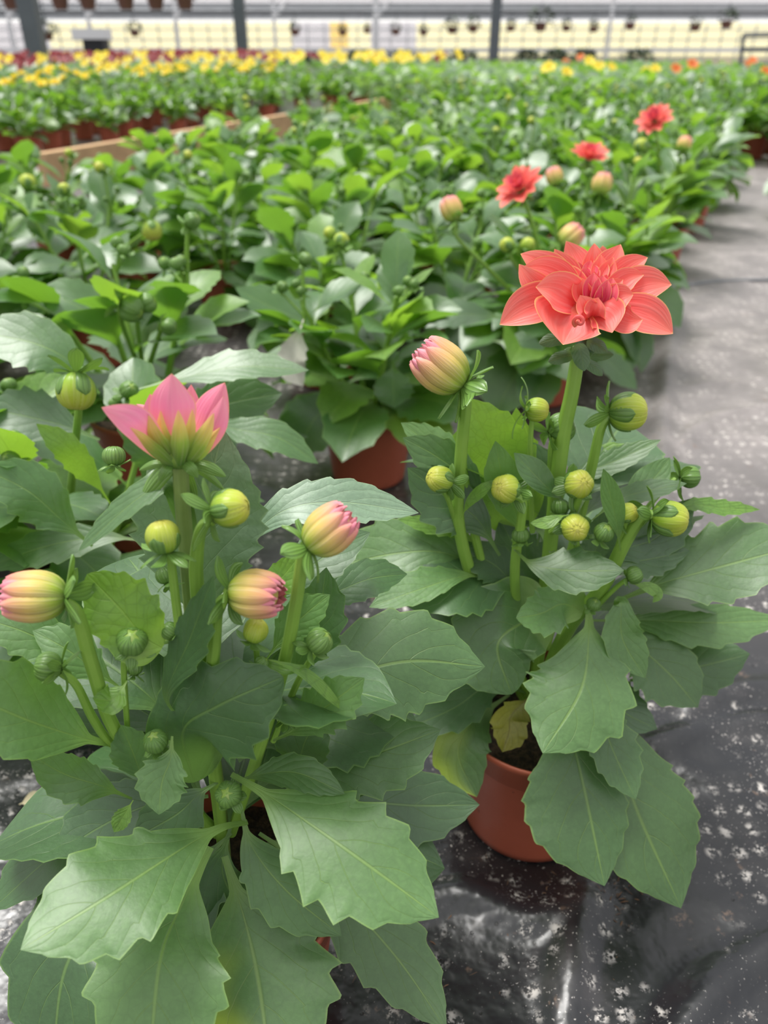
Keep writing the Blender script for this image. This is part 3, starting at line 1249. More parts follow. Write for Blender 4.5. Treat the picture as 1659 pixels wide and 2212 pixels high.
def build_beds():
    rnd = random.Random(11)
    # the plants one can tell apart, nearest first
    near = place(0, -0.255, 0.525, 0.6, 0.97, 'dahlia with a nodding green bud, behind the half-open pink flower', None)
    bud_on(near, 165, 845, 0.455, 38, (0, 1), 'yellow', 3, sway=1)
    mid = place(11, -0.02, 0.885, 2.1, 1.0, 'bushy dahlia with a clear view of its pot, centred between the two front plants', None)

    def wilted():
        mb = MB()
        pleaf(mb, [(655, 690, .80), (640, 740, .79), (632, 790, .785), (655, 835, .78)], 34, 30, n=(-.2, -.9, .3), fold=.4, wave=.15, nu=24, nv=4)
        return mb, [M['tag_leaf']]
    add_part_flower(mid, 'dry_leaf', wilted)['label'] = 'papery whitish dead leaf'
    sec = place(5, 0.25, 1.14, 4.0, 0.9, 'dahlia with a side-facing coral bloom, right behind the large coral flower', None)
    flower_on(sec, 1118, 398, 1.10, 62, (-0.55, -0.35, 0.8), 'coral', 'rose', 0.55, 4)
    bud_on(sec, 975, 452, 1.05, 22, (-0.4, -1), 'pink', 8, (0.18, 1.10, 0.18))
    bud_on(sec, 1232, 512, 1.00, 24, (0.7, -0.6), 'pink', 9)
    bud_on(sec, 1140, 530, 1.04, 15, (0.2, -0.6), 'yellow', 10)
    bud_on(sec, 1095, 530, 1.04, 15, (-0.5, -0.6), 'yellow', 11)
    third = place(2, 0.45, 1.53, 1.0, 1.0, 'dahlia with one upright coral bloom, third along the path edge', None)
    flower_on(third, 1275, 330, 1.46, 48, (0.1, -0.3, 1), 'coral', 'rose', 0.75, 5)
    bud_on(third, 1300, 398, 1.40, 20, (0.2, -1), 'pink', 12)
    bud_on(third, 1198, 382, 1.45, 17, (-0.3, -1), 'pink', 13)
    pth = place(10, 0.65, 1.90, 3.2, 1.12, 'dahlia with a tilted coral bloom, its pot standing free beside the bare path', None)
    flower_on(pth, 1412, 252, 1.80, 42, (-0.5, -0.5, 0.8), 'coral', 'rose', 0.4, 6)
    bud_on(pth, 1478, 312, 1.85, 14, (0.4, -1), 'pink', 15)
    bud_on(pth, 1385, 315, 1.78, 14, (-0.2, -1), 'yellow', 16)
    l2 = place(4, -0.275, 0.83, 0.2, 1.12, 'dahlia with a cluster of pale green buds, left of the clear-standing pot', None)
    bud_on(l2, 285, 668, 0.74, 26, (0.4, 0.2), 'closed', 21)
    bud_on(l2, 318, 655, 0.75, 20, (0.7, -0.3), 'closed', 22)
    bud_on(l2, 365, 705, 0.74, 17, (1, 0.2), 'closed', 23)
    place(0, -0.50, 0.72, 2.6, 1.0, 'large-leaved dahlia at the left frame edge behind the nodding bud', None)
    l4 = place(2, -0.50, 1.30, 5.0, 1.0, 'dahlia with one yellow bud on a bare stalk, mid left of the bed', None)
    bud_on(l4, 328, 498, 1.16, 20, (0.2, 0.7), 'yellow', 31)
    l5 = place(5, -0.86, 1.68, 0.4, 1.0, 'dahlia with a single pale yellow bud at the far left of the main bed', None)
    bud_on(l5, 60, 396, 1.60, 17, (0, -1), 'yellow', 32)
    place(1, -0.10, 1.22, 5.2, 1.0, 'flowerless dahlia directly behind the clear-standing pot', None)
    for x, y, sc, lab in ((125, 318, 1.15, 'low dahlia nearest the kerb board, its pot at the left end of the grey strip'), (30, 300, 1.1, 'dahlia at the left frame edge behind the near end of the kerb board')):
        g = ground_at(x, y)
        place(9, g.x, g.y + 0.06, x * 0.1, sc, lab, None)
    for root, pts, wl, wr, m, n in (
            (near, [(300, 840, .53), (400, 815, .535), (520, 792, .54), (668, 800, .545)], 34, 30, 'leaf_bed', (0, -.4, 1)),
            (near, [(400, 900, .50), (500, 925, .50), (600, 945, .50), (688, 1002, .495)], 34, 36, 'leaf_bed', (.1, -.5, .9)),
            (near, [(330, 930, .52), (420, 900, .53), (500, 870, .54), (610, 850, .55)], 55, 60, 'leaf_shaded', (0, -.7, .7)),
            (near, [(215, 850, .55), (150, 780, .55), (70, 740, .55), (-60, 715, .55)], 62, 58, 'leaf_bed', (-.1, -.5, .9)),
            (near, [(215, 950, .52), (140, 920, .52), (60, 900, .52), (-40, 880, .52)], 52, 60, 'leaf_shaded', (-.1, -.6, .8)),
            (near, [(240, 1090, .47), (200, 1030, .465), (150, 970, .46), (78, 915, .46)], 34, 30, 'leaf_young', (-.2, -.7, .6)),
            (near, [(300, 1090, .50), (330, 1000, .50), (300, 940, .50), (280, 880, .50)], 40, 40, 'leaf_shaded', (0, -.9, .4)),
            (near, [(200, 1180, .42), (130, 1120, .42), (60, 1060, .42), (-40, 1010, .42)], 60, 66, 'leaf_bed', (-.1, -.6, .8)),
            (near, [(330, 1170, .43), (220, 1160, .43), (100, 1180, .425), (-40, 1230, .42)], 42, 36, 'leaf', (-.1, -.5, .9)),
            (mid, [(720, 720, .87), (650, 690, .87), (580, 660, .865), (508, 622, .86)], 34, 42, 'leaf_bed', (0, -.5, .9)),
            (mid, [(740, 830, .84), (700, 880, .825), (670, 920, .815), (640, 985, .81)], 66, 62, 'leaf_bed', (-.1, -.7, .7)),
            (mid, [(850, 780, .84), (850, 810, .83), (850, 840, .825), (852, 882, .82)], 42, 44, 'leaf_bed', (0, -.8, .6)),
            (sec, [(1110, 690, 1.06), (1030, 680, 1.055), (960, 680, 1.05), (870, 692, 1.045)], 30, 34, 'leaf_shaded', (0, -.6, .8)),
            (sec, [(1060, 735, 1.05), (1110, 745, 1.03), (1140, 765, 1.02), (1178, 808, 1.01)], 36, 38, 'leaf_bed', (0, -.7, .7)),
            (sec, [(1250, 740, 1.08), (1300, 770, 1.06), (1330, 795, 1.05), (1376, 842, 1.04)], 26, 28, 'leaf_bed', (.1, -.6, .8))):
        def lf():
            mb = MB()
            pleaf(mb, pts, wl, wr, n=n, nu=50, nv=5)
            return mb, [M[m]]
        add_part_flower(root, 'leaf', lf)
    # right bed, only leaf tips reach the frame
    place(3, 0.87, 1.38, 1.2, 1.0, 'dahlia across the path, one leaf tip at the right frame edge beside the hose', None)
    place(4, 1.37, 2.66, 2.2, 1.0, 'dahlia across the path at the right frame edge, farther than the hose', None)

    def clear(p, dmin):
        return ray_ok(p) and all((p.x - a) ** 2 + (p.y - b) ** 2 > dmin * dmin for a, b in PLACED + HEROES)
    far, far2 = MB(), MB()
    cnt = [0, 0, 0, 0]
    row, u = 0, 0.62
    while u < 10.5:
        st = 0.245
        v = (-1.46 if u < 6.3 else -2.69) + (0.122 if row % 2 else 0)
        # beyond the end of the path the bed runs on to the right
        vmax = 0.03 if u < 4.25 else 3.2
        while v < vmax:
            p = bed(u + rnd.uniform(-.025, .025), v + rnd.uniform(-.025, .025))
            if clear(p, 0.20) and not (p.y < 1.08 and p.x > -0.20) and not (p.x > 0.12 and p.y < 1.25):
                if u < 5.4 or (u < 6.0 and v > -0.3):
                    if v > -0.1 and u >= 4.25:
                        place(8 + rnd.randrange(3), p.x, p.y, rnd.random() * 6.28, rnd.uniform(1.08, 1.2),
                              'dahlia in the block that closes the far end of the bare path', 'dahlias beyond the end of the path')
                        cnt[1] += 1
                    else:
                        place(rnd.randrange(6), p.x, p.y, rnd.random() * 6.28, rnd.uniform(0.92, 1.08),
                              'green dahlia packed into the main bed left of the path, no open flower', 'green dahlias packed in the main bed')
                        cnt[0] += 1
                else:
                    far_plant(far, p, rnd, 0.21)
            v += st
        u += 0.245 if u < 5 else 0.30
        row += 1
    tag(far.build('dahlia_crop', [M['leaf_bed'], M['leaf_young'], M['yellow'], M['orange'], M['red'], M['stem']]),
        'far rows of green dahlias merging into a carpet before the glazed wall', 'potted plants', None, 'stuff')
    # left bed behind the kerb board: green edge rows, then yellow and red ones
    row, u = 0, 2.6
    while u < 11.0:
        v = -3.00 - (0.14 if row % 2 else 0)
        lane = 0
        while v > -7.0:
            p = bed(u + rnd.uniform(-.03, .03), v + rnd.uniform(-.03, .03))
            if clear(p, 0.18):
                k = rnd.random()
                if lane < 3 and u < 8.0:
                    place(8 + rnd.randrange(3), p.x, p.y, rnd.random() * 6.28, rnd.uniform(0.92, 1.06),
                          'green dahlia with a terracotta pot in the left bed behind the kerb board', 'green dahlias in the left bed')
                    cnt[2] += 1
                elif lane < 6 and k < 0.8 and u < 8.0:
                    place(6 + rnd.randrange(2), p.x, p.y, rnd.random() * 6.28, rnd.uniform(0.95, 1.08),
                          'yellow-flowered dahlia in the left bed behind the green edge rows', 'yellow dahlias in the left bed')
                    cnt[3] += 1
                else:
                    fm = 4 if (lane > 5 and k < 0.6) else (2 if k < 0.9 else 4)
                    far_plant(far2, p, rnd, 0.22, fm)
            v -= 0.30
            lane += 1
        u += 0.30
        row += 1
    tag(far2.build('flowering_dahlia_crop', [M['leaf_bed'], M['leaf'], M['yellow'], M['orange'], M['red'], M['stem']]),
        'massed red and yellow flowering dahlias at the back of the left bed', 'potted plants', None, 'stuff')
    print('PLANTS', cnt)


def ray_ok(p):
    """keep only what the picture could show, with a margin for a step aside"""
    d = p - CAMP
    z = d.dot(FWD)
    if z < 0.1:
        return False
    sx = d.x / z * FPX
    return -829 - 420 / max(0.8, z) - 60 < sx < 829 + 420 / max(0.8, z) + 60


def far_plant(mb, p, rnd, H, flower=None):
    n = 15
    for i in range(n):
        f = i / n
        az = i * 2.4 + rnd.random()
        wleaf(mb, (p.x + 0.02 * math.cos(az), p.y + 0.02 * math.sin(az), 0.10 + H * f * 0.9), az, math.radians(20 + 30 * f), math.radians(60), 0.15 * (1 - 0.35 * f),
              0.05, rnd.uniform(-.5, .5), nu=5, nv=1, teeth=None, mat=1 if rnd.random() < 0.4 else 0, seed=i)
    if flower is None and rnd.random() < 0.03:
        flower = rnd.choice((2, 2, 3))
    if flower is not None:
        for k in range(rnd.choice((1, 2, 2, 3))):
            c = Vector((p.x + rnd.uniform(-.09, .09), p.y + rnd.uniform(-.09, .09), 0.10 + H + rnd.uniform(0.0, 0.09)))
            add_flower(mb, c, Vector((rnd.uniform(-.4, .4), -0.7, 0.7)), 0.045, flower, None, 2, 8, k, 0.3, 4, 1)


build_beds()


# hand-set coloured blooms that read in the blur
def extra_blooms():
    pass


# ------------------------------------------------------------------ hero plants

def hero_root(x, y, label):
    r = empty('potted_dahlia', (x, y, 0))
    tag(r, label, 'potted plant')
    pot_mesh((x, y, 0), 64).build('pot', M['pot'], r)
    soil_mesh((x, y, 0), 3).build('soil', M['soil'], r)
    return r


def leaf(root, pts, wl, wr, m='leaf', **kw):
    mb = MB()
    pleaf(mb, pts, wl, wr, **kw)
    return mb.build('leaf', M[m], root)


def stem(root, pts, rpx, m='stem'):
    mb = MB()
    q = [P(*p) for p in pts]
    rr = [px_size(r, q[0]) for r in rpx] if isinstance(rpx, (list, tuple)) else px_size(rpx, q[0])
    mb.tube(q, rr, 12, 0, 6)
    return mb.build('stem', M[m], root)


def bud(root, x, y, Y, d3, rpx, kind, seed=0, bl=1.25, nb=6):
    c = P(x, y, Y)
    D = (RGT * d3[0] - UPV * d3[1] + FWD * (d3[2] if len(d3) > 2 else 0)).normalized()
    r = px_size(rpx, c)
    bm, cm = MB(), MB()
    add_bud(bm, cm, c, D, r, kind, seed, bl, nb)
    o = bm.build('bud', [M['bud_pink' if kind == 'pink' else 'bud_yellow' if kind == 'yellow' else 'bud_green'], M['bud_rose']], root)
    cm.build('calyx', M['bract'], o)
    return o


HERO_K = 0.935
# =========== plant with the half-open pink flower (lower left)
ax, ay = HEROES[0]
A = hero_root(ax, ay, 'dahlia with a half-open pink flower, big leaves spilling over the lower left foreground')
SA = (490, 1900, 0.262)

stem(A, [SA, (470, 1700, .262), (425, 1400, .266), (402, 1180, .272), (388, 1000, .275)], [13, 14, 15, 13, 13], 'stem_dark')
stem(A, [SA, (462, 1650, .258), (428, 1300, .258), (425, 1200, .258), (436, 1140, .256), (462, 1122, .255)], [12, 13, 12, 11, 9, 8])
stem(A, [(480, 1800, .262), (450, 1600, .26), (400, 1420, .252), (384, 1330, .25), (368, 1195, .25)], [10, 10, 9, 8, 7])
stem(A, [(500, 1800, .262), (560, 1620, .258), (612, 1440, .254), (638, 1310, .252), (657, 1190, .252), (678, 1170, .252)], [11, 12, 12, 11, 11, 10])
stem(A, [(470, 1800, .262), (320, 1660, .25), (245, 1570, .245), (200, 1440, .24), (168, 1330, .238), (140, 1300, .238)], [13, 13, 12, 12, 11, 9])
stem(A, [(475, 1760, .26), (455, 1560, .254), (463, 1390, .25), (472, 1310, .248), (500, 1285, .247)], [12, 12, 12, 10, 9])
stem(A, [(300, 1650, .25), (235, 1600, .246), (200, 1550, .242), (165, 1480, .238), (130, 1452, .236)], [9, 9, 9, 8, 7])
stem(A, [(400, 1500, .256), (385, 1390, .252), (310, 1400, .25), (285, 1405, .249)], [7, 6, 6, 6])
stem(A, [(590, 1600, .258), (640, 1480, .254), (680, 1410, .252)], [7, 7, 6])
stem(A, [(560, 1600, .258), (556, 1440, .254), (551, 1380, .252)], [6, 6, 6])
stem(A, [(280, 1640, .25), (268, 1460, .246), (270, 1410, .245)], [6, 6, 6])

LA = [
    # (midrib, left half width, right half width, material, options)
    # --- low skirt
    ([(470, 1850, .25), (300, 1960, .235), (150, 2070, .21), (110, 2330, .175)], 125, 125, 'leaf_shaded', dict(n=(-.2, -.4, .9))),
    ([(430, 1760, .262), (290, 1770, .258), (140, 1830, .25), (-30, 1975, .235)], 60, 62, 'leaf_shaded', dict(n=(-.3, -.2, .9))),
    ([(450, 1720, .262), (320, 1740, .252), (210, 1790, .246), (120, 1850, .238)], 80, 80, 'leaf_shaded', dict(n=(-.2, -.5, .9))),
    ([(500, 1800, .255), (440, 1860, .25), (400, 1960, .235), (310, 1990, .225)], 70, 60, 'leaf_shaded', {}),
    ([(500, 1780, .258), (480, 1880, .245), (520, 1960, .235), (590, 2060, .22)], 60, 80, 'leaf_shaded', dict(n=(0, -.7, .7))),
    ([(560, 1800, .258), (690, 1890, .25), (850, 2060, .225), (965, 2225, .195)], 85, 90, 'leaf', dict(n=(.3, -.5, .8), fold=-.12)),
    ([(485, 1850, .24), (528, 1985, .222), (560, 2130, .198), (585, 2330, .165)], 165, 155, 'leaf_patch', dict(n=(0, -.55, .85), fold=-.1)),
    ([(455, 1830, .232), (395, 1950, .212), (345, 2080, .188), (320, 2340, .15)], 155, 150, 'leaf_lit', dict(n=(0, -.55, .85), fold=-.06)),
    ([(520, 1740, .248), (545, 1830, .236), (620, 1925, .222), (738, 2022, .212)], 72, 78, 'leaf', dict(n=(.2, -.6, .8), fold=-.15)),
    # --- the two big front leaves
    ([(535, 1775, .244), (450, 1805, .226), (250, 1935, .192), (44, 2052, .168)], 118, 122, 'leaf_lit', dict(n=(-.15, -.35, .95), fold=-.10, arch=.03, teeth=(5, .24))),
    ([(500, 1672, .246), (580, 1722, .232), (740, 1835, .208), (948, 1982, .186)], 122, 132, 'leaf_lit', dict(n=(.15, -.35, .95), fold=-.08, arch=.03, teeth=(5, .27))),
    ([(500, 1690, .25), (580, 1670, .246), (650, 1672, .24), (745, 1715, .23)], 42, 40, 'leaf', {}),
    # --- left side
    ([(285, 1725, .246), (220, 1698, .24), (140, 1672, .235), (62, 1628, .232)], 58, 50, 'leaf', dict(n=(-.1, -.6, .8))),
    ([(255, 1612, .247), (170, 1592, .238), (40, 1548, .226), (-130, 1470, .215)], 98, 115, 'leaf_lit', dict(n=(-.1, -.45, .9), teeth=(5, .15))),
    ([(265, 1490, .256), (210, 1450, .256), (140, 1400, .258), (70, 1362, .262)], 48, 52, 'leaf_lit', {}),
    ([(230, 1440, .262), (130, 1400, .262), (40, 1360, .262), (-60, 1330, .262)], 55, 60, 'leaf_lit', {}),
    ([(320, 1700, .244), (300, 1660, .242), (285, 1620, .242), (262, 1566, .243)], 48, 48, 'leaf', dict(n=(0, -.9, .5))),
    ([(372, 1590, .236), (368, 1640, .231), (350, 1690, .226), (343, 1760, .218)], 55, 55, 'leaf_lit', dict(n=(0, -.7, .8), teeth=(5, .30))),
    ([(288, 1728, .238), (272, 1755, .235), (246, 1798, .232)], 20, 20, 'leaf_young', {}),
    ([(275, 1470, .244), (262, 1490, .240), (240, 1512, .236), (200, 1508, .233)], 32, 32, 'leaf_young', dict(teeth=(4, .15))),
    ([(470, 1690, .255), (430, 1715, .248), (380, 1760, .242), (288, 1812, .236)], 66, 62, 'leaf_shaded', dict(n=(0, -.8, .6))),
    # --- middle
    ([(420, 1690, .250), (395, 1580, .244), (470, 1525, .238), (612, 1462, .232)], 92, 128, 'leaf_shaded', dict(n=(.1, -.75, .6), fold=-.12, teeth=(4, .27), prof=sessile_profile)),
    ([(395, 1560, .248), (360, 1500, .246), (410, 1380, .244), (461, 1243, .243)], 36, 46, 'leaf_shaded', dict(n=(-.5, -.8, .3))),
    ([(350, 1400, .246), (310, 1375, .246), (255, 1310, .248), (188, 1240, .252)], 78, 78, 'leaf_young', dict(n=(.1, -.9, .3), prof=sessile_profile, teeth=(4, .21))),
    ([(440, 1400, .285), (432, 1260, .288), (445, 1090, .292), (482, 925, .296)], 150, 132, 'leaf_grey', dict(n=(0, -.85, .6), teeth=(7, .19))),
    ([(420, 1180, .28), (370, 1050, .276), (300, 1075, .27), (170, 1190, .262)], 25, 30, 'leaf', dict(n=(-.2, -.4, .9), prof=sessile_profile)),
    ([(560, 1330, .275), (590, 1270, .276), (620, 1235, .278), (650, 1195, .281)], 34, 40, 'leaf_young', {}),
    ([(575, 1425, .268), (620, 1365, .268), (665, 1322, .268), (713, 1284, .268)], 42, 42, 'leaf_lit', dict(n=(0, -.6, .8))),
    ([(610, 1500, .278), (660, 1400, .28), (690, 1320, .284), (705, 1225, .29)], 55, 60, 'leaf_shaded', dict(n=(0, -.9, .4))),
    ([(590, 1600, .25), (640, 1575, .246), (700, 1530, .242), (788, 1464, .24)], 55, 58, 'leaf_lit', dict(n=(0, -.6, .8), teeth=(6, .30))),
    ([(560, 1420, .246), (630, 1440, .244), (680, 1470, .242), (748, 1540, .238)], 12, 14, 'leaf_young', dict(teeth=None)),
    ([(520, 1440, .248), (580, 1435, .246), (620, 1445, .245), (665, 1438, .244)], 12, 14, 'leaf_young', dict(teeth=None)),
    ([(590, 1690, .262), (640, 1650, .26), (660, 1600, .26), (690, 1540, .262)], 60, 60, 'leaf_shaded', {}),
    # --- right side
    ([(600, 1720, .27), (700, 1662, .272), (820, 1625, .276), (952, 1576, .284)], 78, 90, 'leaf', dict(n=(.1, -.5, .85), fold=-.05)),
    ([(620, 1770, .285), (760, 1735, .29), (900, 1740, .296), (1036, 1738, .30)], 85, 92, 'leaf_shaded', dict(n=(.1, -.6, .8))),
    ([(600, 1560, .276), (735, 1470, .284), (880, 1428, .294), (1048, 1440, .30)], 118, 118, 'leaf', dict(n=(.05, -.65, .75), fold=-.14, teeth=(6, .19))),
    ([(480, 1230, .30), (600, 1110, .305), (730, 1085, .31), (905, 1108, .318)], 50, 48, 'leaf_grey', dict(n=(.1, -.5, .9), teeth=(7, .19))),
    ([(560, 1330, .30), (640, 1250, .31), (720, 1190, .32), (800, 1150, .335)], 55, 55, 'leaf_shaded', {}),
    ([(640, 1300, .31), (720, 1280, .32), (800, 1250, .33), (880, 1240, .345)], 45, 45, 'leaf_shaded', {}),
    ([(640, 1620, .29), (720, 1560, .30), (800, 1520, .31), (900, 1560, .32)], 60, 60, 'leaf_shaded', {}),
]
for i, (pts, wl, wr, m, kw) in enumerate(LA):
    leaf(A, pts, wl, wr, m, seed=i, **kw)
# shaded inner leaves round the stems
rnd = random.Random(5)
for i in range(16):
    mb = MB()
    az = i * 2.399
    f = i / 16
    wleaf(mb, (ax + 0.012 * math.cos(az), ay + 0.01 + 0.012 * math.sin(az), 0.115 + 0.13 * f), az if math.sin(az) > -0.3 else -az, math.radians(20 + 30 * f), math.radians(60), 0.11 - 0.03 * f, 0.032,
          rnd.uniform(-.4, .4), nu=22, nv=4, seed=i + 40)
    mb.build('leaf', M['leaf_shaded'], A)

# half-open flower of this plant
fa = P(384, 990, .275)
mb = MB()
egg(mb, P(384, 975, .275), UPV, px_size(48, fa), px_size(84, fa), 0)
FA = mb.build('flower', M['calyx_petal'], A)


def petal(root, pts, wl, wr, m, **kw):
    mb = MB()
    kw.setdefault('prof', petal_profile)
    kw.setdefault('teeth', None)
    kw.setdefault('nu', 22)
    kw.setdefault('nv', 4)
    kw.setdefault('wave', 0.02)
    pleaf(mb, pts, wl, wr, **kw)
    return mb.build('petal', M[m], root)


def c5(x, y, Y):
    return (x / 2, 780 + y / 2, Y)


PA = [
    ([(715, 430, .283), (660, 300, .288), (625, 220, .292), (588, 185, .294)], 24, 24, 'pink'),
    ([(770, 430, .285), (810, 250, .29), (826, 100, .291)], 26, 26, 'pink'),
    ([(730, 430, .281), (665, 270, .282), (648, 140, .282)], 28, 28, 'pink'),
    ([(790, 430, .279), (870, 300, .28), (920, 190, .281), (972, 92, .283)], 40, 40, 'pink'),
    ([(830, 440, .275), (900, 330, .272), (945, 230, .271), (966, 150, .272)], 22, 26, 'pink'),
    ([(745, 440, .273), (735, 310, .269), (732, 180, .267), (742, 53, .269)], 52, 52, 'pink'),
    ([(745, 450, .273), (650, 360, .264), (560, 270, .258), (438, 200, .256)], 34, 38, 'pink'),
    ([(750, 455, .268), (660, 385, .261), (610, 330, .257), (560, 285, .256)], 15, 16, 'calyx_petal'),
    ([(760, 450, .272), (715, 360, .267), (695, 290, .266), (694, 212, .267)], 18, 18, 'calyx_petal'),
    ([(750, 455, .270), (690, 380, .264), (655, 310, .261), (634, 222, .261)], 23, 23, 'calyx_petal'),
    ([(770, 455, .270), (800, 370, .265), (822, 290, .264), (832, 204, .265)], 17, 17, 'calyx_petal'),
    ([(768, 455, .268), (772, 370, .262), (772, 290, .260), (770, 210, .261)], 22, 22, 'calyx_petal'),
    ([(790, 455, .270), (840, 380, .265), (885, 310, .263), (925, 222, .264)], 22, 22, 'calyx_petal'),
    ([(800, 455, .273), (870, 390, .270), (915, 330, .269), (953, 285, .270)], 15, 16, 'calyx_petal'),
]
for i, (pts, wl, wr, m) in enumerate(PA):
    petal(FA, [c5(*p) for p in pts], wl, wr, m, n=(0, -.9, .3) if i < 6 else (0, -.85, .1), fold=-0.45, seed=i, prof=petal_profile if i < 7 else lance_profile)
mb = MB()
for x0, y0, x1, y1, w, dY in ((374, 1000, 306, 1078, 19, -.004), (372, 998, 342, 1042, 11, -.010), (388, 998, 428, 1032, 13, -.011), (404, 998, 489, 1030, 13, -.004),
                              (364, 1002, 300, 1016, 9, -.002), (398, 1012, 424, 1092, 11, .006), (410, 1006, 486, 1060, 8, .006)):
    pleaf(mb, [(x0, y0, .275 + dY * .3), ((x0 + x1) / 2, (y0 + y1) / 2 - 6, .275 + dY), (x1, y1, .275 + dY)], w, w, n=(0, -.8, .5), prof=sessile_profile, teeth=None, fold=-.4, nu=16, nv=4)
egg(mb, P(384, 1004, .275), UPV, px_size(18, fa), px_size(34, fa), 0)
mb.build('calyx', M['bract'], FA)

bud(A, 497, 1098, .254, (1, -.15, -.25), 38, 'yellow', 1, 1.6, 7)
bud(A, 352, 1160, .250, (-.1, -1, -.3), 34, 'yellow', 4, 1.5, 6)
bud(A, 712, 1145, .250, (.72, -.6, -.1), 50, 'pink', 3, 1.1, 6)
bud(A, 74, 1288, .236, (-1, -.02, -.15), 54, 'pink', 4, 1.1, 7)
bud(A, 554, 1283, .245, (1, .05, -.25), 50, 'pink', 5, 1.1, 6)
bud(A, 690, 1385, .250, (.6, -.5, -.2), 27, 'closed', 6, 1.2, 6)
bud(A, 552, 1362, .250, (.3, -.8, -.3), 25, 'yellow', 7, 1.2, 5)
bud(A, 285, 1385, .244, (.2, -.5, -.6), 30, 'closed', 8, 1.2, 6)
bud(A, 104, 1440, .235, (-1, -.15, -.2), 29, 'closed', 9, 1.4, 7)
bud(A, 290, 1442, .250, (0, -1, 0), 17, 'closed', 10, 1.1, 5)
bud(A, 620, 1542, .243, (.1, -1, -.4), 19, 'closed', 11, 1.1, 5)
bud(A, 336, 1602, .236, (-.1, -.7, -.6), 24, 'closed', 12, 1.1, 6)
bud(A, 494, 1716, .236, (0, -.4, -.9), 26, 'closed', 13, 1.1, 6)
bud(A, 358, 1242, .262, (-.4, -1, 0), 20, 'closed', 14, 1.1, 5)
bud(A, 366, 1362, .25, (-.8, -.6, -.2), 18, 'closed', 15, 1.1, 5)
bud(A, 566, 1432, .244, (.7, -.6, 0), 14, 'closed', 16, 1.0, 5)
bud(A, 246, 985, .30, (0, -1, -.1), 22, 'closed', 17, 1.1, 5)

# =========== plant with the large coral flower (right)
bx, by = HEROES[1]
B = hero_root(bx, by, 'dahlia with the large open coral flower, its pot on the black film at right')
SB = (1150, 1540, .402)
stem(B, [SB, (1170, 1350, .408), (1195, 1120, .414), (1215, 950, .418), (1235, 850, .42), (1252, 750, .422)], [13, 14, 14, 14, 13, 12])
stem(B, [SB, (1080, 1400, .405), (1020, 1250, .402), (990, 1120, .398), (996, 980, .396), (1006, 870, .396), (1000, 845, .396)], [12, 13, 12, 11, 11, 10, 9])
stem(B, [(1140, 1500, .40), (1050, 1250, .405), (1000, 1010, .41), (1005, 900, .412)], [9, 9, 8, 7])
stem(B, [SB, (1220, 1370, .392), (1300, 1270, .386), (1345, 1180, .38), (1385, 1118, .377), (1410, 1112, .376)], [14, 14, 13, 12, 10, 9])
stem(B, [(1180, 1400, .41), (1250, 1130, .418), (1280, 1000, .42), (1300, 920, .421), (1325, 893, .421)], [9, 10, 10, 9, 8])
stem(B, [(1130, 1450, .396), (1112, 1250, .39), (1125, 1130, .386), (1128, 1080, .385), (1105, 1070, .385)], [10, 10, 9, 8, 7])
stem(B, [(1190, 1200, .415), (1190, 1000, .42), (1195, 950, .42), (1205, 935, .42)], [7, 7, 7, 6])
stem(B, [(1190, 1150, .405), (1230, 1120, .395), (1250, 1080, .39), (1250, 1060, .389)], [7, 7, 7, 6])
stem(B, [(1190, 1250, .40), (1240, 1200, .385), (1246, 1165, .38)], [7, 7, 6])
stem(B, [(1320, 1230, .384), (1338, 1170, .38), (1352, 1125, .378)], [7, 6, 6])
stem(B, [(1380, 1120, .40), (1430, 1060, .412), (1460, 1035, .415)], [6, 6, 6])
stem(B, [(985, 1130, .40), (968, 1080, .39), (952, 1050, .385)], [6, 5, 5])
stem(B, [(1150, 1150, .41), (1145, 980, .415), (1150, 900, .417)], [6, 6, 5])
stem(B, [(1270, 1330, .385), (1330, 1270, .38), (1365, 1245, .375)], [6, 5, 5])
